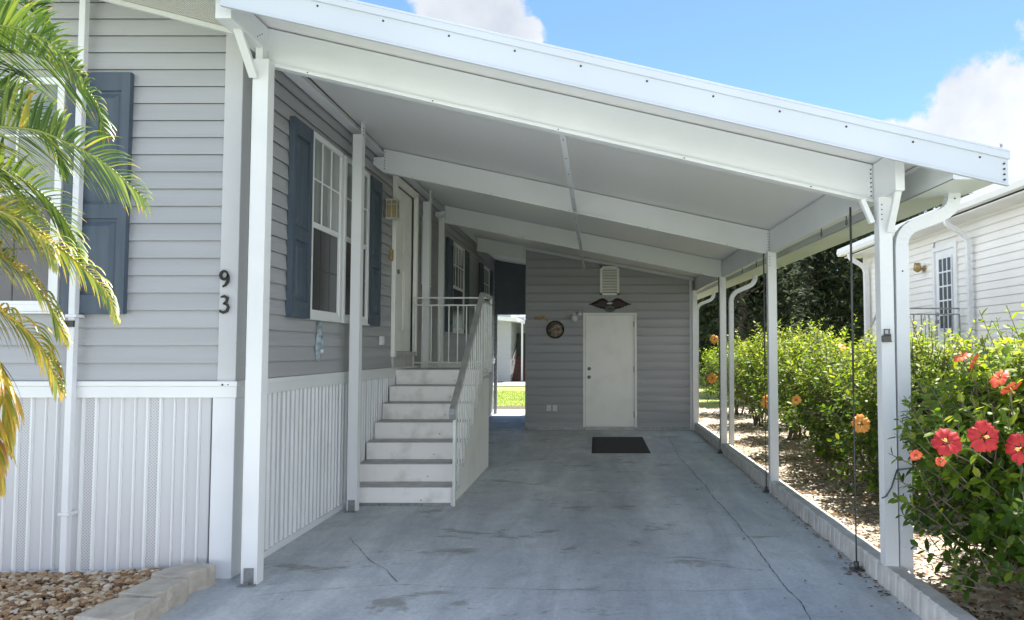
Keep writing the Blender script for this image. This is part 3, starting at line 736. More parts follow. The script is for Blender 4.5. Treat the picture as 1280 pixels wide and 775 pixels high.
o = g.build('wire', 'rod', None, org=(1.73, 4.6, .53)); tag(o, 'thin dark wire crossing the foot of the right front post', 'wire')
def rod(x, y, label):
    t = thing('tie_down_rod', (x, y, 0), label, 'rod', 'hurricane tie down rods at the carport edge')
    z1 = S(1.755, y) - zb - .001
    g = MB(); g.tube([(x, y, .05), (x, y, 1.15)], .005, 6); g.tube([(x, y, 1.15), (x, y, z1)], .0075, 6); g.build('rod', 'rod', t)
    g = MB(); g.box(x - .035, x + .035, y - .035, y + .035, 0.001, .012); g.tube([(x, y, .012), (x, y, .055)], .016, 8); g.tube([(x + .02, y - .02, .012), (x + .02, y - .02, .03)], .008, 6)
    g.build('anchor_plate', 'rod', t)
rod(1.675, 4.98, 'thin dark vertical rod nearest the viewer, left of the right front post')
rod(1.69, 7.66, 'thin dark vertical rod close to the second right hand post')
rod(1.69, 10.50, 'thin dark vertical rod close to the third right hand post')

# ------------------------------------------------------------------ storage shed
SY = 13.6
shed = thing('storage_shed', (.25, SY, 0), 'grey sided storage room with white door closing the end of the carport', 'shed')
g = MB(); g.prism([(-1.25, 0), (1.74, 0), (1.74, S(1.74, SY) - .01), (-1.25, S(-1.25, SY) - .01)], lambda a, b, d: (a, d, b), SY + .012, 17.0)
g.build('shed_core', 'siding', shed)
g = MB(YW(SY)); siding(g, -1.255, 1.66, .05, 3.4, .152, .026, gaps=[(-.24, .71, 0, 2.06)], dutch=True);
p0 = V((1.74, SY, S(1.74, SY))); p1 = V((-1.25, SY, S(-1.25, SY))); sln = (p0.z - p1.z) / (p0.x - p1.x)
g.build('front_siding', 'siding', shed, fix=False, cut=[(tuple(p0 - V((0, 0, .012))), V((-sln, 0, 1)))])
g = MB(); g.box(-1.275, -1.245, SY - .02, SY + .05, 0, S(-1.26, SY) - .03); g.build('corner_trim', 'siding', shed)
g = MB(); g.box(1.66, 1.70, SY - .025, SY, 0, 2.7); g.build('corner_trim', 'white2', shed)
g = MB(YW(SY)); g.box(-1.26, 1.70, 0, .02, .0, .05); g.build('base_trim', 'galv', shed)
f = MB(YW(SY)); f.box(-.244, -.205, 0, .03, .04, 2.078); f.box(.672, .711, 0, .03, .04, 2.078); f.box(-.205, .672, 0, .029, 2.04, 2.078)
dr = f.build('door', 'doorw', shed, .002)
g = MB(YW(SY)); g.box(-.200, .667, -.03, .008, .05, 2.035); g.build('door_leaf', 'doorw', dr, .002)
for z in (.93, 1.08):
    g = MB(YW(SY)); g.tube([(-.135, .006, z), (-.135, .016, z)], .032, 14); g.tube([(-.135, .016, z), (-.135, .05, z)], [.014, .026] if z < 1 else [.02, .018], 12)
    g.build('door_knob', 'galv', dr)
for z in (.22, 1.02, 1.82):
    g = MB(YW(SY)); g.tube([(.664, .012, z), (.664, .012, z + .10)], .008, 6)
    g.build('hinge', 'galv', dr)
g = MB(YW(SY)); g.box(-.20, .67, .0, .03, .0, .05); g.build('threshold', 'tread', dr)
# louvred vent
a = pix(750, 369, SY); b = pix(774, 333, SY)
v_ = MB(YW(SY - .018)); x0, x1, z0, z1 = a.x, b.x, a.z, b.z
v_.box(x0, x1, 0, .03, z0, z0 + .04); v_.box(x0, x1, 0, .03, z1 - .04, z1); v_.box(x0, x0 + .04, 0, .03, z0, z1); v_.box(x1 - .04, x1, 0, .03, z0, z1)
k = z0 + .05
while k < z1 - .06: v_.add([(x0 + .04, .028, k), (x1 - .04, .028, k), (x1 - .04, .004, k + .045), (x0 + .04, .004, k + .045)], [(0, 1, 2, 3)]); k += .05
v_.build('gable_vent', 'doorw', shed, fix=False)
g = MB(YW(SY - .012)); g.box(x0 + .04, x1 - .04, -.004, .002, z0 + .04, z1 - .04); g.build('vent_backing', 'screw', shed)
c = pix(690, 510, SY)
g = MB(YW(SY - .013))
for dx in (-.055, .055): g.box(c.x + dx - .04, c.x + dx + .04, 0, .014, c.z - .055, c.z + .055); g.box(c.x + dx - .025, c.x + dx + .025, .014, .02, c.z - .035, c.z + .035)
g.build('outlet_plate', 'white2', shed, .002)

# things on the shed wall
c = pix(694, 412, SY - .02)
t = thing('wall_clock', (c.x, SY - .013, c.z), 'small round wall clock with black rim and mottled tan face', 'clock')
g = MB(); g.tube([(c.x, SY - .013, c.z), (c.x, SY - .03, c.z)], .135, 32); g.build('face', 'art', t)
g = MB(); g.tube([(c.x + .148 * math.cos(q), SY - .03, c.z + .148 * math.sin(q)) for q in [2 * math.pi * i / 32 for i in range(33)]], .014, 8); g.build('rim', 'black', t)
g = MB(); g.box(c.x - .003, c.x + .003, SY - .036, SY - .031, c.z, c.z + .09); g.box(c.x, c.x + .06, SY - .037, SY - .0315, c.z - .004, c.z + .004); g.build('hand', 'black', t)
c = pix(718, 396, SY)
t = thing('security_light', (c.x, SY - .013, c.z), 'white round headed security light left of the shed door', 'wall lamp')
g = MB(); g.tube([(c.x - .0, SY - .012, c.z + .02), (c.x - .0, SY - .04, c.z + .02)], .05, 16); g.tube([(c.x, SY - .04, c.z + .02), (c.x + .01, SY - .10, c.z)], .018, 8); g.build('base', 'white', t)
g = MB(); g.tube([(c.x + .0, SY - .07, c.z + .01), (c.x + .0, SY - .10, c.z - .01), (c.x + .0, SY - .19, c.z - .05)], [.03, .055, .062], 16); g.build('lamp_head', 'white', t)
g = MB(); g.tube([(c.x + .06, SY - .05, c.z + .06), (c.x + .11, SY - .13, c.z + .05)], [.02, .04], 12); g.build('lamp_head', 'white', t)
c = pix(676, 398, SY)
g = MB()
for dx, dz, an, ln in ((-.09, 0, 70, .09), (-.05, -.01, 100, .1), (-.01, .015, 40, .11), (.04, .03, 10, .1), (.07, -.01, -30, .1), (.11, -.04, -60, .08), (0, -.02, 170, .1)):
    d = V((math.cos(R(an)), 0, math.sin(R(an)))); p = c + V((dx, -.02, dz)); nn_ = V((-d.z, 0, d.x))
    g.add([tuple(p - d * ln / 2), tuple(p + nn_ * .022 + V((0, -.012, 0))), tuple(p + d * ln / 2), tuple(p - nn_ * .022 + V((0, -.012, 0))), tuple(p + V((0, .008, 0)))], [(0, 1, 3), (1, 2, 3), (0, 4, 1), (1, 4, 2), (2, 4, 3), (3, 4, 0)])
g.tube([tuple(c + V((-.12, -.012, .01))), tuple(c + V((0, -.018, 0))), tuple(c + V((.13, -.012, -.03)))], .006, 6)
o = g.build('wall_ornament', 'gold', None, org=(c.x, SY - .013, c.z)); tag(o, 'small gilt leaf spray ornament above and left of the round clock', 'ornament')
# winged plaque
c = pix(762.5, 381, SY)
t = thing('winged_plaque', (c.x, SY - .013, c.z), 'dark maroon wooden plaque with spread wings above the shed door', 'plaque')
def wing(sg):
    out = [(0, .045), (.05, .075), (.10, .112), (.15, .118), (.20, .098), (.27, .055), (.33, .025), (.39, .012), (.35, -.008), (.33, -.004), (.295, -.03), (.275, -.024), (.235, -.052), (.215, -.045), (.17, -.072), (.15, -.064), (.09, -.085), (0, -.06)]
    g = MB(); n = len(out)
    vs = [(c.x + sg * a, SY - .014, c.z + b) for a, b in out] + [(c.x + sg * a, SY - .026, c.z + b) for a, b in out] + [(c.x + sg * (.12 + (a - .12) * .55), SY - .04, c.z + .01 + (b - .01) * .6) for a, b in out]
    fs = [(i, (i + 1) % n, n + (i + 1) % n, n + i) for i in range(n)] + [(n + i, n + (i + 1) % n, 2 * n + (i + 1) % n, 2 * n + i) for i in range(n)] + [tuple(range(2 * n, 3 * n))]
    g.add(vs, fs)
    for k in range(4): g.tube([(c.x + sg * .06, SY - .042, c.z + .05 - k * .03), (c.x + sg * (.30 - k * .03), SY - .034, c.z + .022 - k * .02)], .004, 5)
    g.build('wing', 'maroon', t)
wing(1); wing(-1)
g = MB(); out = [(c.x + .095 * math.cos(q), SY, c.z - .075 + .058 * math.sin(q)) for q in [2 * math.pi * i / 24 for i in range(24)]]
g.add([(a, SY - .02, b) for a, _, b in out] + [(a, SY - .05, b) for a, _, b in out], [tuple(range(24))[::-1], tuple(range(24, 48))] + [(i, (i + 1) % 24, 24 + (i + 1) % 24, 24 + i) for i in range(24)])
g.build('shield', 'black', t)
g = MB(); g.tube([(c.x + .07 * math.cos(q), SY - .052, c.z - .075 + .038 * math.sin(q)) for q in [2 * math.pi * i / 24 for i in range(25)]], .004, 5); g.build('shield_ring', 'galv', t)
g = MB(); g.box(c.x - .045, c.x + .03, SY - .055, SY - .03, c.z + .01, c.z + .035); g.tube([(c.x - .06, SY - .05, c.z + .02), (c.x - .03, SY - .05, c.z + .032), (c.x + .05, SY - .05, c.z + .03)], .008, 6)
g.build('emblem', 'white2', t)
# mat
g = MB(); nxm, nym = 16, 40
def matp(i, j):
    x = -.07 + .81 * i / nxm; y = 10.50 + 1.92 * j / nym
    return (x, y, .006 + .006 * max(0, noise.noise(V((x * 3, y * 3, 0)))))
g.v = [matp(i, j) for i in range(nxm + 1) for j in range(nym + 1)] + [(p[0], p[1], .002) for p in [matp(i, j) for i in range(nxm + 1) for j in range(nym + 1)]]
nb = (nxm + 1) * (nym + 1)
for i in range(nxm):
    for j in range(nym):
        a = i * (nym + 1) + j
        for o_ in (0, nb): g.f.append([o_ + a, o_ + a + nym + 1, o_ + a + nym + 2, o_ + a + 1]); g.mi.append(0); g.sm.append(True); g.t.append(0.)
for (a0, b0, n_, st) in ((0, 1, nym, 1), (nxm * (nym + 1), 1, nym, 1), (0, nym + 1, nxm, nym + 1), (nym, nym + 1, nxm, nym + 1)):
    for k in range(n_): p = a0 + k * st; g.f.append([p, p + st, nb + p + st, nb + p]); g.mi.append(0); g.sm.append(False); g.t.append(0.)
o = g.build('door_mat', 'mat', None, org=(.33, 11.4, 0)); tag(o, 'dark rubber mat lying on the slab before the shed door', 'mat')

# wall lantern by entry door
lc = V((HX + .014, 8.12, 2.93))
t = thing('wall_lantern', tuple(lc), 'boxy brass and amber glass wall lantern beside the entry door', 'wall lamp')
g = MB(); g.box(lc.x, lc.x + .012, lc.y - .05, lc.y + .05, 2.84, 3.04); g.box(lc.x, lc.x + .06, lc.y - .02, lc.y + .02, 3.03, 3.045); g.build('back_plate', 'galv', t)
g = MB(); x0, x1, y0, y1 = lc.x + .02, lc.x + .14, lc.y - .06, lc.y + .06
for z in (2.82, 3.02): g.box(x0 - .006, x1 + .006, y0 - .006, y1 + .006, z, z + .012)
for xx in (x0, x1 - .008):
    for yy in (y0, y1 - .008): g.box(xx, xx + .008, yy, yy + .008, 2.832, 3.02)
g.box((x0 + x1) / 2 - .004, (x0 + x1) / 2 + .004, y0 - .001, y0 + .006, 2.832, 3.02); g.box(x0, x1, y0 - .0015, y0 + .005, 2.97, 2.977); g.build('cage', 'rail', t)
g = MB(); g.box(x0 + .006, x1 - .006, y0 + .006, y1 - .006, 2.834, 3.018); g.build('glass', 'amber', t)
# seahorse like ornament under the window
t0 = V((HX + .016, 6.21, 1.48)); out = []
prof = [(-.155, .004), (-.14, .026), (-.11, .045), (-.06, .05), (0, .052), (.05, .05), (.085, .044), (.10, .03), (.115, .042), (.135, .034), (.155, .012), (.165, .003)]
g = MB(); n = 10; vs = []
for z, w_ in prof:
    for k in range(n): q = math.pi * k / (n - 1); vs.append((t0.x + .028 * math.sin(q) * (w_ / .052) ** .5, t0.y - w_ * math.cos(q) + .012 * math.sin(z * 18), t0.z + z))
g.add(vs, [(i * n + k, i * n + k + 1, (i + 1) * n + k + 1, (i + 1) * n + k) for i in range(len(prof) - 1) for k in range(n - 1)], 0, True)
g.tube([(t0.x + .02, t0.y - .03, t0.z + .11), (t0.x + .03, t0.y - .055, t0.z + .14), (t0.x + .02, t0.y - .02, t0.z + .17)], .008, 6)
g.tube([(t0.x + .03, t0.y + .005, t0.z + .06), (t0.x + .035, t0.y - .01, t0.z - .02), (t0.x + .034, t0.y + .012, t0.z - .08)], .009, 6)
g.tube([(t0.x + .03, t0.y - .012, t0.z - .06), (t0.x + .04, t0.y - .012, t0.z - .085)], .014, 8, 1)
o = g.build('wall_ornament', ['bluegrey', 'white2'], None, org=tuple(t0)); tag(o, 'blue grey long oval wall ornament below the side window', 'ornament')

# ------------------------------------------------------------------ entry stairs
st = thing('entry_stairs', (-1.8, 7.0, 0), 'white painted seven step entry stairs with metal railing at the side door', 'stairs')
RI, TR = .171, .265; XL, XR = -2.262, -1.32
for i in range(7):
    y = 7.0 + TR * i; z = RI * (i + 1)
    g = MB(); g.box(XL, XR + .001, y, y + .03, RI * i + (.0 if i == 0 else .002), z - .007)
    if i == 0: g.box(XL, XR - .01, y - .006, y, 0, .028, 1)
    g.tube([(XR - .28, y - .003, RI * i + .05), (XR - .28, y, RI * i + .05)], .006, 6, 2)
    if i == 0:
        for k in range(5): g.tube([(XL + .1 + k * .19, y - .012, .014), (XL + .1 + k * .19, y - .006, .014)], .005, 6, 2)
    g.build('riser', ['riser', 'galv', 'screw'], st, .002)
    g = MB(); yb = y + TR + .03 if i < 6 else 9.36
    g.box(XL, XR + .004, y - .008, yb, z - .006, z)
    g.build('tread', 'tread', st, .003)
poly = [(7.004, 0)]
for i in range(7): poly += [(7.004 + TR * i, RI * (i + 1) - .009), (7.004 + TR * (i + 1), RI * (i + 1) - .009)]
poly = poly[:-1] + [(9.34, RI * 7 - .009), (9.34, 0)]
g = MB(); g.prism(poly, lambda a, b, d: (d, a, b), XR - .03, XR - .002); g.build('side_panel', 'doorw', st, .002)
g = MB(); g.box(XL, XR, 9.31, 9.335, 0, RI * 7 - .03); g.build('rear_panel', 'doorw', st)
# sawtooth bracket strips
g = MB()
for i in range(6):
    y = 7.0 + TR * i; z = RI * (i + 1)
    g.box(XR + .0, XR + .006, y + .02, y + .032, z - .02, z + RI - .03); g.box(XR + .0, XR + .012, y - .0, y + TR * .55, z - .035, z - .022)
    g.tube([(XR + .006, y + .03, z - .015), (XR + .014, y + .03, z - .015)], .007, 6, 1); g.tube([(XR + .006, y + .03, z - .06), (XR + .012, y + .03, z - .06)], .006, 6, 1)
for z in (1.17, 1.11): g.box(XR + .0, XR + .02, 8.62, 9.34, z - .03, z)
g.build('stringer_bracket', ['rail', 'screw'], st)
# side railing
XRR = XR + .022
sl_r = (2.035 - .905) / (8.56 - 6.90)
g = MB()
g.sweep([(XRR, 6.90, .80), (XRR, 6.865, .812), (XRR, 6.845, .845), (XRR, 6.86, .88), (XRR, 6.90, .905), (XRR, 8.56, 2.035), (XRR, 8.62, 2.055), (XRR, 9.34, 2.055)], .05, .028, 1, (1, 0, 0))
g.sweep([(XRR, 6.96, .85), (XRR, 8.60, 1.965), (XRR, 9.34, 1.965)], .026, .018, 0, (1, 0, 0))
g.box(XRR - .014, XRR + .014, 6.965, 6.993, 0, .87); g.box(XRR - .013, XRR + .013, 9.315, 9.341, 1.17, 2.05); g.box(XRR - .012, XRR + .012, 8.60, 8.624, 1.05, 2.04)
rl = g.build('railing', ['rail', 'cap'], st, .002)
y = 7.08
while y < 9.28:
    zt = (.85 + (y - 6.96) * (1.965 - .85) / (8.60 - 6.96)) if y < 8.6 else 1.965
    zb_ = RI * (min(6, int((y - 7.0) / TR)) + 1) - .05
    g = MB(); g.box(XRR - .007, XRR + .007, y - .007, y + .007, zb_, zt); g.build('baluster', 'rail', rl); y += .135
g = MB(); yb = 9.33
g.sweep([(-2.255, yb, 2.055), (XRR, yb, 2.055)], .022, .02, 0, (0, 1, 0)); g.sweep([(-2.255, yb, 1.965), (XRR, yb, 1.965)], .022, .018, 0, (0, 1, 0)); g.sweep([(-2.255, yb, 1.26), (XRR, yb, 1.26)], .022, .02, 0, (0, 1, 0))
g.box(-2.262, -2.238, yb - .012, yb + .012, 1.19, 2.07)
rl2 = g.build('railing', 'rail', st, .001)
x = -2.14
while x < XR - .04: g = MB(); g.box(x - .007, x + .007, yb - .007, yb + .007, 1.26, 1.965); g.build('baluster', 'rail', rl2); x += .108

# ------------------------------------------------------------------ pebble bed and edging blocks
g = MB()
g.prism([(-9, 4.79), (-2.44, 4.79), (-2.50, 4.45), (-2.48, 4.20), (-2.48, 3.7), (-2.9, 3.2), (-9, 3.2)], lambda a, b, d: (a, b, d), -.04, .035)
tag(g.build('gravel_bed', 'soil'), 'earth under the pebbles by the home', kind='structure')
ico = bmesh.new(); bmesh.ops.create_icosphere(ico, subdivisions=2, radius=1)
IV = [v.co.copy() for v in ico.verts]; IFc = [[v.index for v in f.verts] for f in ico.faces]; ico.free()
g = MB(); rg = random.Random(11)
def inside(x, y):
    xs = -2.49 if y > 4.2 else -2.50
    return x < xs - .06
cnt = 0
while cnt < 6500:
    x = rg.uniform(-4.3, -2.45); y = rg.uniform(3.5, 4.76)
    if not inside(x, y): continue
    s_ = rg.uniform(.008, .020) * (1 if rg.random() < .85 else 1.35); off = V((rg.uniform(0, 99), rg.uniform(0, 99), 0))
    rot = Matrix.Rotation(rg.uniform(0, 6.28), 3, 'Z') @ Matrix.Rotation(rg.uniform(-.5, .5), 3, 'X')
    sc3 = V((rg.uniform(.9, 1.5), rg.uniform(.75, 1.1), rg.uniform(.5, .8)))
    zc = .04 + .03 * noise.noise(V((x * 2, y * 2, 5))) + rg.uniform(0, .024)
    vs = []
    for p in IV:
        q = V((p.x * sc3.x, p.y * sc3.y, p.z * sc3.z)) * s_ * (1 + .28 * noise.noise(p * 1.1 + off))
        vs.append(V((x, y, zc)) + rot @ q)
    g.add(vs, IFc, 0, True, min(1, max(0, rg.uniform(-.02, 1.02)))); cnt += 1
tag(g.build('pebbles', 'pebble', fix=False), 'tan and brown river pebbles in the bed at lower left', 'pebbles', kind='stuff')
def block(x, y, rot, w_, d_, label, seed):
    bm = bmesh.new(); bmesh.ops.create_cube(bm, size=1)
    for v in bm.verts:
        v.co.x *= w_ * (1 if v.co.y < 0 else .8); v.co.y *= d_; v.co.z = (v.co.z + .5) * .13
    bmesh.ops.subdivide_edges(bm, edges=bm.edges[:], cuts=7, use_grid_fill=True)
    for v in bm.verts:
        nse = noise.noise_vector(v.co * 16 + V((seed, 0, 0)))
        f_ = 1.0 if v.co.y < -d_ * .45 else .35
        v.co += nse * V((.006, .016 * f_, .004))
    me = bpy.data.meshes.new('edging_block'); bm.to_mesh(me); bm.free(); me.materials.append(M['block'])
    o = bpy.data.objects.new('edging_block', me); COL.objects.link(o); o.location = (x, y, -.005); o.rotation_euler = (0, 0, rot)
    b = o.modifiers.new('bevel', 'BEVEL'); b.width = .008; b.segments = 2; b.limit_method = 'ANGLE'; b.angle_limit = R(50)
    tag(o, label, 'edging block', 'retaining blocks edging the pebble bed')
block(-2.455, 4.57, R(68), .31, .20, 'pale rough edging block nearest the home corner', 1)
block(-2.435, 4.245, R(84), .31, .22, 'pale rough edging block, middle one of the three', 5)
block(-2.42, 3.90, R(84), .34, .24, 'pale rough edging block at the bottom edge, farthest from the home', 9)

# ------------------------------------------------------------------ leaf litter
LEAF = [(0, 0, 0), (.30, .30, .05), (.33, .66, .02), (0, 1, -.06), (-.33, .66, .02), (-.30, .30, .05), (0, .5, -.03)]
LF = [(0, 1, 6), (1, 2, 6), (2, 3, 6), (3, 4, 6), (4, 5, 6), (5, 0, 6)]
def leaf(mb, p, d, nrm, ln, wd, t, mi=0, curl=1.):
    d = d.normalized(); sd = d.cross(nrm)
    if sd.length < 1e-3: sd = d.orthogonal()
    sd.normalize(); up = sd.cross(d)
    mb.add([p + sd * (a * wd) + d * (b * ln) + up * (c * ln * curl) for a, b, c in LEAF], LF, mi, True, t)
g = MB(); rg = random.Random(21)
for k in range(9000):
    y = 3.2 + 14.5 * rg.random() ** 1.5; x = 1.86 + rg.random() ** 1.3 * 2.4
    a = rg.uniform(0, 6.28)
    leaf(g, V((x, y, .06 + .05 * noise.noise(V((x * 1.7, y * 1.7, 3))) + rg.uniform(-.005, .02))), V((math.cos(a), math.sin(a), rg.uniform(-.3, .3))), V((rg.uniform(-.5, .5), rg.uniform(-.5, .5), 1)), rg.uniform(.018, .055), rg.uniform(.012, .034), min(1, max(0, rg.gauss(.42, .32))), 0, 2)
for k in range(150):
    if k < 95: y = 4.2 + abs(rg.gauss(0, 2.2)); x = 1.70 - abs(rg.gauss(0, .035))
    elif k < 120: y = 4.95 + rg.gauss(0, .07); x = 1.67 + rg.gauss(0, .035) - .02
    else: x = rg.uniform(.9, 1.65); y = rg.uniform(4, 9)
    if k > 120 and rg.random() < .5: continue
    a = rg.uniform(0, 6.28)
    leaf(g, V((min(x, 1.70), y, .008)), V((math.cos(a), math.sin(a), .05)), V((rg.uniform(-.2, .2), rg.uniform(-.2, .2), 1)), rg.uniform(.015, .045), rg.uniform(.01, .022), rg.uniform(0, .4), 0, 2)
for k in range(40):
    x = rg.uniform(-2.1, 1.5); y = rg.uniform(4.1, 13); leaf(g, V((x, y, .004)), V((rg.uniform(-1, 1), rg.uniform(-1, 1), .1)), V((0, 0, 1)), rg.uniform(.008, .022), .009, rg.uniform(0, .2))
tag(g.build('leaf_litter', 'litter', fix=False), 'dry brown fallen leaves over the mulch and along the kerb', 'fallen leaves', kind='stuff')

# ------------------------------------------------------------------ hibiscus hedge
def flower(mb, c, d, r, seed):
    rg = random.Random(seed); d = d.normalized(); a = d.orthogonal().normalized(); b = d.cross(a)
    ph = rg.uniform(0, 6); rg_ = [rg.uniform(-1, 1) for _ in range(5)]
    for k in range(5):
        q = ph + 2 * math.pi * k / 5; nu, nv = 6, 6; vs = []
        for i in range(nu + 1):
            for j in range(nv + 1):
                u = i / nu; v = j / nv * 2 - 1
                wd = .61 * math.sin(min(1, u * 1.15) * math.pi * .62) ** .9 + .16 * (1 - u) + .04
                ang = q + v * wd * .95; rad = r * (.06 + .94 * u * (1 - .13 * v * v * u)) * (1 + .09 * math.sin(v * 8 + k * 1.7) * u + .06 * rg_[k])
                hgt = r * (.38 * u ** .6 - .34 * u ** 2.4 + .10 * math.sin(v * 7 + k * 2) * u ** 2 + .10 * rg_[k] * u)
                vs.append(c + (a * math.cos(ang) + b * math.sin(ang)) * rad + d * hgt)
        for i in range(nu):
            mi = 2 if i == 0 else 0
            mb.add([vs[i * (nv + 1) + j] for j in range(nv + 1)] + [vs[(i + 1) * (nv + 1) + j] for j in range(nv + 1)],
                   [(j, j + 1, nv + 2 + j, nv + 1 + j) for j in range(nv)], mi, True)
    e = c + d * r * .75 + a * r * .08
    mb.tube([c, c + d * r * .5, e], [r * .05, r * .035, r * .025], 6, 1)
    for k in range(22):
        p = c + (e - c) * rg.uniform(.72, 1.02) + V([rg.uniform(-1, 1) for _ in range(3)]) * r * .09
        mb.tube([p, p + V((0, 0, r * .05))], r * .035, 5, 1)

def shrub(name, x, y, rx, ry, zc, rz, seed, twigs, label, flowers=(), leafl=.07, stems=9, bare=.28, yel=0.):
    rg = random.Random(seed); z0 = .04
    t = thing(name, (x, y, z0), label, 'shrub', 'hibiscus shrubs along the kerb')
    g = MB(); w_ = MB()
    base = [V((x + rg.uniform(-.12, .12), y + rg.uniform(-.12, .12), z0)) for _ in range(stems)]
    mids = []
    for b in base:
        a = rg.uniform(0, 6.28); rr_ = rg.uniform(.2, .6)
        m1 = V((x + rx * rr_ * .5 * math.cos(a), y + ry * rr_ * .5 * math.sin(a), zc * rg.uniform(.4, .6))); m2 = V((x + rx * rr_ * math.cos(a), y + ry * rr_ * math.sin(a), zc + rz * rg.uniform(-.1, .3)))
        w_.tube([b, b.lerp(m1, .5) + V((rg.uniform(-.05, .05), rg.uniform(-.05, .05), 0)), m1, m2], [rg.uniform(.018, .03), .018, .014, .007], 6)
        mids += [m1, m2, m1.lerp(m2, .5)]
    for k in range(twigs):
        th = rg.uniform(0, 2 * math.pi); cz = rg.uniform(-1, 1) if rg.random() < .7 else rg.uniform(.2, 1); s_ = math.sqrt(1 - cz * cz)
        d = V((s_ * math.cos(th), s_ * math.sin(th), cz)); rr_ = rg.random() ** .38
        lump = 1 + .30 * noise.noise(d * 2.3 + V((seed, 0, 0))) + .12 * noise.noise(d * 6 + V((seed, 4, 0)))
        hr = max(.12, s_) ** -.55 if cz < 0 else 1.
        p = V((x + rx * d.x * hr * rr_ * lump, y + ry * d.y * hr * rr_ * lump, zc + rz * d.z * rr_ * lump))
        if p.z < z0 + bare and rg.random() < .9: continue
        if seed == 1 and (p.x - .05 < .405 * p.y or p.x < 1.62): continue
        gd = (V((d.x * .6, d.y * .6, .55 + d.z * .4)) + V((rg.uniform(-.4, .4), rg.uniform(-.4, .4), rg.uniform(-.2, .3)))).normalized()
        tl = rg.uniform(.10, .24) * (rg.uniform(1.5, 2.3) if rg.random() < .12 and cz > .3 else 1)
        q = p + gd * tl
        if rg.random() < .30:
            m = min(mids, key=lambda mm: (mm - p).length); w_.tube([m, m.lerp(p, .6) + V((0, 0, -.02)), p, q], [.006, .005, .004, .002], 4)
        else: w_.tube([p - gd * .06, q], [.0035, .002], 3, cap=False)
        nl = rg.randint(6, 10); tone = rg.random()
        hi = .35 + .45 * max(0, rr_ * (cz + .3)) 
        for i in range(nl):
            f_ = i / nl; pp = p + gd * tl * (f_ ** .8); an = i * 2.4 + th
            o1 = gd.orthogonal().normalized(); o2 = gd.cross(o1)
            ld = (o1 * math.cos(an) + o2 * math.sin(an)) + gd * (.25 + .7 * f_) + V((0, 0, -.15))
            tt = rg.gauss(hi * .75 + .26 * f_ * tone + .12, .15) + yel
            if rg.random() < .012: tt = 1
            ln = leafl * rg.uniform(.65, 1.15) * (1 - .35 * f_)
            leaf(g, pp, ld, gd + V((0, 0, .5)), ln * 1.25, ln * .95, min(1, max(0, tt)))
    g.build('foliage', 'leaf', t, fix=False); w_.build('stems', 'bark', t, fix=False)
    for i, (fc, fd, r, m_) in enumerate(flowers):
        h = MB(); flower(h, V(fc), V(fd), r, seed * 50 + i); h.build('flower', [m_, 'stamen', 'throat'], t, fix=False)
    return t
F = lambda px, py, yv, d, r, m_: (tuple(pix(px, py, yv)), d, r, m_)
shrub('hibiscus_shrub', 2.58, 4.05, .84, .70, .76, .62, 1, 2400, 'hibiscus shrub bearing large red flowers just right of the front post',
      [F(1183, 553, 3.50, (-.5, -1, .45), .066, 'petalred'), F(1229, 546, 3.46, (-.1, -1, .12), .073, 'petalred'), F(1276, 560, 3.45, (-.7, -.8, .0), .070, 'petalred'),
       F(1203, 447, 3.85, (-.5, -.2, .9), .045, 'petalcoral'), F(1216, 452, 3.8, (.6, -.5, -.4), .045, 'petalcoral'), F(1250, 474, 3.6, (-.7, -.2, .5), .05, 'petalcoral'), F(1262, 484, 3.58, (.3, -.5, -.7), .05, 'petalcoral'), F(1145, 569, 3.7, (-.3, -1, -.4), .03, 'petalcoral'), F(1176, 577, 3.6, (-.3, -1, .5), .025, 'petalcoral')], .068, 11, .10)
shrub('hibiscus_shrub', 3.35, 4.75, .92, .80, .90, .74, 2, 1700, 'tall leafy hibiscus shrub at the right edge of the picture', [F(1268, 478, 4.05, (.5, -.5, .7), .05, 'petalorange')], .072, 9, .3)
shrub('hibiscus_shrub', 3.75, 6.3, .85, .85, .84, .58, 3, 700, 'leafy hibiscus shrub behind the right edge shrub, below the white railing', [], .070, 9, .15)
hed = [(2.98, 6.75, .86, .84, .80, .66, 4, 1250, 'hibiscus shrub between the front post and the second post, with one orange flower', [F(1076, 530, 6.0, (-.5, -1, .3), .075, 'petalorange')]),
       (2.98, 8.2, .86, .88, .80, .66, 5, 1150, 'bushy hibiscus shrub just right of the second post with small orange blooms', [F(995, 500, 7.4, (-.6, -1, .4), .05, 'petalorange'), F(1053, 434, 7.7, (.3, -.7, .8), .05, 'petalorange')]),
       (2.95, 9.8, .82, .88, .84, .62, 6, 950, 'hibiscus shrub seen just left of the second post', [F(960, 502, 9.0, (-.4, -1, .1), .09, 'petalorange')]),
       (3.00, 11.6, .78, .90, .98, .76, 7, 900, 'tallest hibiscus shrub, raising one shoot behind the third post', []),
       (2.95, 13.8, .78, .95, .88, .62, 8, 800, 'hibiscus shrub beyond the third post, partly behind its downspout', [F(890, 473, 12.9, (-.4, -1, .1), .09, 'petalorange')]),
       (2.95, 16.2, .75, 1.0, .90, .62, 9, 700, 'farthest hibiscus shrub of the hedge beside the shed corner', [F(893, 424, 15.2, (-.4, -1, .3), .09, 'petalorange')])]
for (x, y, rx, ry, zc, rz, sd, tw, lb, fl) in hed: shrub('hibiscus_shrub', x, y, rx, ry, zc, rz, sd, tw, lb, fl, .062, 7, .08 if y < 9 else .30, .06)

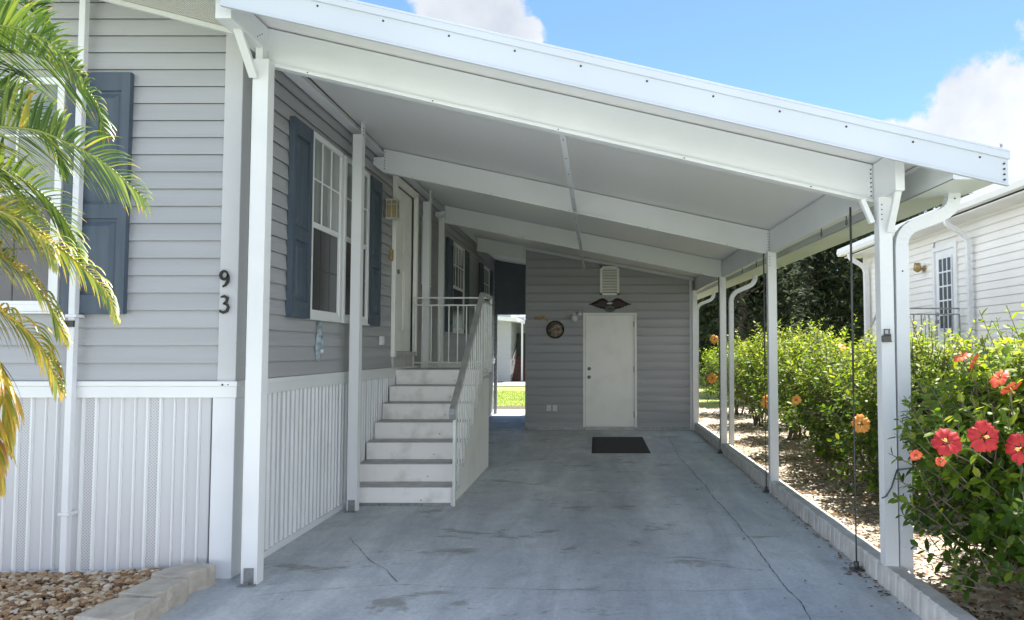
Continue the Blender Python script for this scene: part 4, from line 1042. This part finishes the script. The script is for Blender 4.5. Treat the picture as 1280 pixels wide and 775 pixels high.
# ------------------------------------------------------------------ palm
palm = thing('areca_palm', (-3.35, 3.25, 0), 'yellowing feathery palm with drooping fronds at the left edge', 'palm')
g = MB(); g.tube([(-3.35, 3.25, 0), (-3.30, 3.25, .6), (-3.28, 3.22, 1.3), (-3.22, 3.22, 2.0)], [.07, .055, .05, .035], 10)
for k in range(12): z = .15 + k * .15; g.tube([(-3.33 + .03 * k / 12 * 2, 3.245, z), (-3.33 + .03 * k / 12 * 2, 3.245, z + .012)], .066 - k * .0015, 10)
g.build('trunk', 'bark', palm)
def catmull(P, n):
    out = []; P = [P[0] * 2 - P[1]] + P + [P[-1] * 2 - P[-2]]
    for i in range(1, len(P) - 2):
        for k in range(n):
            t = k / n; a, b, c, d = P[i - 1], P[i], P[i + 1], P[i + 2]
            out.append(.5 * ((2 * b) + (c - a) * t + (2 * a - 5 * b + 4 * c - d) * t * t + (3 * b - a - 3 * c + d) * t ** 3))
    out.append(P[-2]); return out
def frond(pts, ll, tone, seed, droop=.8, dens=.019, label=None):
    rg = random.Random(seed); C = catmull([pix(*p) for p in pts], 14); g = MB()
    L_ = [0]
    for a, b in zip(C[:-1], C[1:]): L_.append(L_[-1] + (b - a).length)
    tot = L_[-1]; g.tube(C, [.011 * (1 - .85 * l / tot) + .0015 for l in L_], 6, 0, min(1, tone + .15))
    def at(s_):
        for i in range(len(L_) - 1):
            if L_[i + 1] >= s_: f_ = (s_ - L_[i]) / max(1e-6, L_[i + 1] - L_[i]); return C[i].lerp(C[i + 1], f_), (C[i + 1] - C[i]).normalized()
        return C[-1], (C[-1] - C[-2]).normalized()
    s_ = tot * .02
    while s_ < tot:
        p, d = at(s_); f_ = s_ / tot; sd = d.cross(V((0, 0, 1)))
        if sd.length < .2: sd = V((0, -1, 0))
        sd.normalize()
        upv = sd.cross(d).normalized(); sdr = (sd * math.cos(.85) + upv * math.sin(.85)).normalized()
        if sdr.y > 0 and sdr.z < 0: sdr = -sdr
        for sg in (-1, 1):
            ln = 1.12 * ll * (math.sin(math.pi * min(1, .22 + .78 * f_)) ** .55 * .75 + .25) * rg.uniform(.85, 1.1) * (1 - .35 * max(0, f_ - .85) / .15)
            dir_ = (sdr * sg * .9 + d * (.50 + .5 * f_) + V((0, 0, .12)) + V([rg.uniform(-.10, .10) for _ in range(3)])).normalized()
            n = 6; wd = rg.uniform(.0065, .0110); q = p.copy(); vs = []
            dry = rg.random() < .45; tt = min(1, max(0, rg.gauss(tone if tone > .5 else tone - .02, .11)))
            for i in range(n + 1):
                u = i / n; w2 = wd * (math.sin(math.pi * min(1, .12 + u * .88)) ** .6) * (1 - u * .55) if i < n else .0006
                nn_ = dir_.cross(V((0, 0, 1)));
                if nn_.length < .1: nn_ = sd.copy()
                nn_.normalize(); up = nn_.cross(dir_)
                vs += [q - nn_ * w2 + up * w2 * .5, q, q + nn_ * w2 + up * w2 * .5]
                q = q + dir_ * (ln / n); dir_ = (dir_ + V((0, 0, -droop * (.20 if tone > .5 else .13) * (.4 + 1.3 * u)))).normalized()
            for i in range(n):
                te = min(1, tt + ((.5 if rg.random() < .3 else .18) if i == n - 1 and dry else (.12 if i == n - 2 and dry else 0)))
                g.add([vs[i * 3], vs[i * 3 + 1], vs[i * 3 + 2], vs[i * 3 + 3], vs[i * 3 + 4], vs[i * 3 + 5]], [(0, 1, 4, 3), (1, 2, 5, 4)], 0, True, te)
        s_ += dens * rg.uniform(.8, 1.2)
    tag(g.build('frond', 'palm', palm, fix=False), label)
Y0 = 3.2
frond([(-190, 330, 3.25), (-150, 120, 3.3), (-60, 10, 3.35), (10, -8, 3.35), (50, 15, 3.35), (68, 45, 3.3)], .30, .30, 1, .55)
frond([(-190, 330, 3.25), (-140, 170, 3.2), (-60, 70, 3.15), (20, 63, 3.1), (80, 86, 3.05), (118, 125, 3.0), (132, 170, 3.0)], .32, .36, 2, .75)
frond([(-190, 330, 3.25), (-120, 220, 3.1), (-40, 165, 3.0), (33, 161, 2.95), (84, 178, 2.9), (134, 207, 2.9), (182, 250, 2.9)], .30, .46, 3, 1.0)
frond([(-190, 330, 3.25), (-120, 260, 3.2), (-40, 245, 3.1), (20, 268, 3.1), (80, 314, 3.1), (114, 344, 3.1), (136, 371, 3.1), (146, 398, 3.1)], .20, .56, 4, 1.1)
frond([(-190, 330, 3.25), (-100, 270, 3.15), (-30, 258, 3.0), (15, 270, 3.0), (48, 292, 3.0), (68, 325, 3.0)], .27, .55, 5, 1.0)
frond([(-190, 330, 3.25), (-100, 340, 3.2), (-30, 366, 3.1), (8, 392, 3.05), (36, 416, 3.05), (58, 446, 3.05), (76, 488, 3.05)], .26, .66, 6, 1.2, label='yellowing frond hanging low')
frond([(-190, 330, 3.25), (-90, 380, 3.2), (-35, 420, 3.0), (-5, 455, 2.95), (8, 500, 2.95), (12, 560, 2.95)], .26, .72, 7, 1.3, label='yellow frond hanging lowest')
frond([(-190, 330, 3.25), (-120, 160, 3.5), (-50, 110, 3.5), (10, 120, 3.5), (60, 160, 3.5), (85, 215, 3.5)], .30, .28, 8, .8)
frond([(-190, 330, 3.25), (-130, 200, 3.6), (-60, 190, 3.6), (0, 215, 3.6), (45, 262, 3.6)], .28, .33, 9, .8)
frond([(-190, 330, 3.25), (-100, 235, 3.4), (-30, 208, 3.35), (30, 226, 3.3), (76, 268, 3.3), (104, 322, 3.3)], .27, .45, 12, .8)
frond([(-190, 330, 3.25), (-120, 300, 3.4), (-50, 300, 3.4), (5, 322, 3.35), (52, 366, 3.3), (84, 425, 3.3)], .22, .60, 13, 1.0)
frond([(-190, 330, 3.25), (-110, 400, 3.1), (-60, 440, 3.0), (-25, 490, 2.95), (-4, 550, 2.95), (2, 610, 2.95)], .24, .78, 14, 1.2, label='golden frond hanging at the picture edge')
frond([(-190, 330, 3.25), (-140, 130, 3.0), (-70, 45, 2.95), (0, 32, 2.9), (60, 52, 2.9), (100, 95, 2.9)], .28, .42, 15, .8)
frond([(-190, 330, 3.25), (-230, 150, 3.1), (-290, 60, 3.0), (-360, 60, 2.9)], .30, .35, 10, .8)
frond([(-190, 330, 3.25), (-230, 250, 2.9), (-300, 230, 2.6), (-380, 270, 2.4)], .30, .4, 11, .9)

# ------------------------------------------------------------------ dark evergreens behind
def evergreen(x, y, r, h, seed, label, z0=.5):
    rg = random.Random(seed); t = thing('evergreen_tree', (x, y, -.05), label, 'tree', 'dark evergreens behind the hedge')
    tk = MB(); tk.tube([(x, y, -.05), (x + rg.uniform(-.1, .1), y, h * .4), (x, y, h * .9)], [.16, .12, .03], 8)
    g = MB()
    for k in range(400):
        zz = rg.random() ** .8; a = rg.uniform(0, 6.28); prof_ = math.sin(math.pi * min(1, .18 + zz * .80)) ** .6
        rr_ = r * prof_ * rg.uniform(.35, 1) ** .6 * (1 + .3 * noise.noise(V((math.cos(a) * 1.5, math.sin(a) * 1.5, zz * 4 + seed))))
        c = V((x + rr_ * math.cos(a), y + rr_ * math.sin(a), z0 + (h - z0) * zz))
        if k % 6 == 0: tk.tube([(x, y, c.z * .85), c], [.03, .008], 4)
        out = V((math.cos(a), math.sin(a), rg.uniform(-.2, .7))).normalized()
        for j in range(34):
            p = c + V([rg.gauss(0, .20) for _ in range(3)]); d = (out + V([rg.uniform(-.7, .7) for _ in range(3)]) + V((0, 0, -.1))).normalized()
            sd = d.orthogonal().normalized() * rg.uniform(.02, .05); ln = rg.uniform(.10, .24)
            up = V((0, 0, -.04))
            tt = min(1, max(0, rg.gauss(.4, .25)))
            g.add([p - sd, p + sd, p + d * ln * .6 + sd * .8, p + d * ln + up, p + d * ln * .6 - sd * .8], [(0, 1, 2, 3, 4)], 0, False, tt)
    g.build('crown', 'pine', t, fix=False); tk.build('trunk', 'bark', t)
evergreen(4.0, 20.5, 1.6, 5.6, 1, 'dark evergreen tree at the left end of the row, by the shed corner')
evergreen(6.0, 22.0, 1.8, 6.9, 2, 'dark evergreen tree seen behind the second carport post')
evergreen(8.1, 22.5, 1.8, 7.2, 3, 'tall dark evergreen tree left of the cream house corner')
evergreen(10.3, 24.0, 2.0, 7.2, 4, 'dark evergreen tree whose top shows over the cream house roof')
evergreen(5.0, 25.5, 1.9, 7.0, 5, 'dark evergreen tree in the second row, left part')
evergreen(7.4, 26.5, 2.0, 7.4, 6, 'dark evergreen tree in the second row, right part')

# ------------------------------------------------------------------ neighbour's house
NX = 5.62
nb = thing('neighbour_house', (9, 9, 0), 'cream sided house with white eaves and door beyond the hedge', 'house')
g = MB(); g.box(NX + .015, 12.6, 1.5, 15.9, 0, 3.38); g.build('wall_core', 'cream', nb)
g = MB(NXW(NX)); siding(g, 1.5, 15.85, .9, 3.38, .115, .014, gaps=[(11.75, 12.6, 1.3, 3.12)]); g.build('side_siding', 'cream', nb, fix=False)
g = MB(); g.box(NX - .02, NX + .1, 15.8, 15.92, 0, 3.4); g.build('corner_trim', 'white', nb)
g = MB(NXW(NX)); g.box(1.5, 15.8, 0, .02, 0, .9); g.build('skirting', 'skirt', nb)
g = MB(); g.prism([(5.25, 3.44), (9.1, 4.5), (12.95, 3.44), (12.95, 3.56), (9.1, 4.62), (5.25, 3.56)], lambda a, b, d: (a, d, b), 1.1, 16.15); g.build('roof', 'shingle', nb)
g = MB(); g.box(5.27, NX, 1.1, 16.1, 3.36, 3.385); g.build('eave_soffit', 'white', nb)
g = MB(); g.prism([(5.14, 3.555), (5.12, 3.47), (5.15, 3.40), (5.25, 3.40), (5.25, 3.555)], lambda a, b, d: (a, d, b), 1.1, 16.16); g.build('gutter', 'white', nb)
downspout([(5.20, 11.25, 3.40), (5.20, 11.25, 3.30), (5.52, 11.25, 3.10), (5.555, 11.25, .3)], [.07, .12], .07, .06, nb)
downspout([(5.20, 15.55, 3.40), (5.20, 15.55, 3.30), (5.52, 15.55, 3.10), (5.555, 15.55, .3)], [.07, .12], .09, .08, nb)
f = MB(NXW(NX)); f.box(11.75, 11.82, 0, .04, 1.2, 3.1); f.box(12.53, 12.60, 0, .04, 1.2, 3.1); f.box(11.82, 12.53, 0, .038, 3.03, 3.1)
nd = f.build('door', 'white', nb)
g = MB(NXW(NX)); g.box(11.82, 12.53, -.04, .008, 1.22, 3.03); g.build('door_leaf', 'white', nd)
g = MB(NXW(NX)); g.box(11.95, 12.40, .006, .016, 1.75, 2.90); g.build('door_glass', 'screen', nd)
g = MB(NXW(NX))
for k in range(4): u = 11.95 + .45 * k / 3; g.box(u - .012, u + .012, .014, .026, 1.73, 2.92)
for k in range(6): z = 1.75 + 1.15 * k / 5; g.box(11.94, 12.41, .0145, .025, z - .012, z + .012)
g.build('door_grille', 'white', nd)
g = MB(NXW(NX)); g.tube([(12.47, .008, 2.0), (12.47, .05, 2.0)], .03, 8); g.tube([(12.47, .008, 1.88), (12.47, .05, 1.88)], .03, 8); g.build('door_knob', 'galv', nd)
t = thing('wall_lantern', (NX - .014, 12.95, 2.80), 'small brass wall lamp left of the cream house door', 'wall lamp')
g = MB(NXW(NX - .014)); g.tube([(12.95, 0, 2.80), (12.95, .02, 2.80)], .05, 10); g.tube([(12.95, .02, 2.80), (12.95, .12, 2.84)], .012, 6); g.build('base', 'gold', t)
g = MB(NXW(NX - .014)); g.tube([(12.95, .12, 2.90), (12.95, .12, 2.78), (12.95, .12, 2.74)], [.05, .07, .02], 10); g.tube([(12.85, .04, 2.82), (13.1, .06, 2.78)], .01, 5); g.build('lamp_shade', 'gold', t)
# landing with railing
ld = thing('entry_landing', (5.1, 12.3, 0), 'raised landing with white metal railing at the cream house door', 'landing')
g = MB(); g.box(4.72, 5.58, 11.62, 12.9, 1.10, 1.2); g.box(4.75, 5.58, 11.66, 12.86, 0, 1.10); g.build('platform', 'white2', ld)
def rails(a, b, parent, zt=.85, zb_=.08, step=.11):
    a = V(a); b = V(b); g = MB(); ay = abs((b - a).y) > abs((b - a).x); sd = (1, 0, 0) if ay else (0, 1, 0)
    g.sweep([a + V((0, 0, zt)), b + V((0, 0, zt))], .03, .022, 0, sd); g.sweep([a + V((0, 0, zt - .09)), b + V((0, 0, zt - .09))], .022, .018, 0, sd); g.sweep([a + V((0, 0, zb_)), b + V((0, 0, zb_))], .022, .018, 0, sd)
    r_ = g.build('railing', 'galv', parent); n = max(2, int((b - a).length / step))
    for k in range(n + 1):
        p = a.lerp(b, k / n); h = MB(); h.box(p.x - .008, p.x + .008, p.y - .008, p.y + .008, p.z + zb_, p.z + zt - .09); h.build('baluster', 'galv', r_)
rails((4.74, 11.64, 1.2), (5.56, 11.64, 1.2), ld); rails((4.74, 11.66, 1.2), (4.74, 12.85, 1.2), ld)
for k in range(6): g = MB(); g.box(4.76, 5.56, 12.90 + k * .27, 13.17 + k * .27, 0, 1.2 - .18 * (k + 1)); g.build('step', 'white2', ld)
g = MB(); g.sweep([(4.76, 12.86, 2.05), (4.76, 14.5, .95)], .04, .025, 0, (1, 0, 0)); g.build('handrail', 'rail', ld)

# distant house between trees and hedge
dh = thing('distant_house', (9, 30, 0), 'distant house with rust coloured wall and white porch posts glimpsed over the hedge', 'house')
g = MB(); g.box(4.3, 6.0, 30, 34, 0, 2.9); g.build('wall', 'brick', dh); g = MB(); g.box(6.0, 13, 30.5, 34, 0, 2.9); g.build('wall', 'cream', dh)
g = MB(); g.prism([(3.9, 2.9), (13.4, 2.9), (12.6, 3.9), (4.9, 3.9)], lambda a, b, d: (a, d, b), 29.6, 34.4); g.build('roof', 'white', dh)
for x in (6.4, 9.0, 11.4): g = MB(); g.box(x, x + .16, 29.7, 29.86, 0, 2.9); g.build('porch_post', 'white', dh)
for x in (7.2, 9.6): 
    g = MB(); g.box(x, x + 1.3, 30.44, 30.5, 1.0, 2.2); w_ = g.build('window', 'white', dh); g = MB(); g.box(x + .1, x + 1.2, 30.42, 30.44, 1.1, 2.1); g.build('pane', 'screen', w_)

# house seen through the breezeway
bh = thing('rear_house', (-4.2, 34, 0), 'pale house with white awning and brown steps seen through the breezeway', 'house')
g = MB(YW(34)); siding(g, -9, -3.85, .0, 3.2, .13, .02); g.box(-9, -3.85, -4, -.002, 0, 3.2); g.build('wall', 'siding', bh, fix=False)
g = MB(YW(37)); siding(g, -3.85, 2, 0, 3.0, .13, .015); g.box(-3.85, 2, -2, -.002, 0, 3.0); g.build('wall', 'siding', bh, fix=False)
g = MB(); g.prism([(-9.4, 3.1), (-3.5, 2.65), (-3.5, 2.82), (-9.4, 3.3)], lambda a, b, d: (a, d, b), 33.4, 38); g.build('roof', 'white', bh)
g = MB(); g.box(-3.3, 3, 34.5, 38.4, 2.75, 2.95); g.build('awning', 'white', bh)
g = MB(); g.box(-3.42, -3.34, 34.4, 34.5, 0, 2.7); g.build('awning_post', 'white', bh)
for k in range(6):
    g = MB(); g.box(-3.82, -3.1 + .1, 34.6 + k * .28, 34.88 + k * .28, 0, .18 * (k + 1)); g.build('step', 'brick', bh)
g = MB(); g.box(-3.84, -2.9, 36.4, 36.9, 0, 2.2); g.build('porch_door', 'screw', bh)
g = MB(); g.sweep([(-3.80, 34.5, .9), (-3.75, 36.3, 2.1)], .05, .05, 0, (1, 0, 0)); g.build('handrail', 'screw', bh)
# lawn grass
g = MB(); rg = random.Random(5)
for k in range(9000):
    y = rg.uniform(19.4, 27); x = rg.uniform(-4.2, -1.0); a = rg.uniform(0, 6.28); h = rg.uniform(.02, .06); d = V((math.cos(a), math.sin(a), 0)) * .006
    p = V((x, y, -.05)); g.add([p - d, p + d, p + V((rg.uniform(-.02, .02), rg.uniform(-.02, .02), h))], [(0, 1, 2)], 0, False, rg.uniform(.55, 1))
tag(g.build('grass', 'leaf', fix=False), 'short sunlit grass blades on the rear lawn', 'grass', kind='stuff')

# ------------------------------------------------------------------ render settings
cy = sc.cycles; cy.use_denoising = True
try: cy.denoiser = 'OPENIMAGEDENOISE'
except Exception: pass
cy.max_bounces = 10; cy.diffuse_bounces = 6; cy.glossy_bounces = 4; cy.transmission_bounces = 4; cy.transparent_max_bounces = 8
cy.sample_clamp_indirect = 8
for o in bpy.data.objects:
    if '_o' in o.keys(): del o['_o']
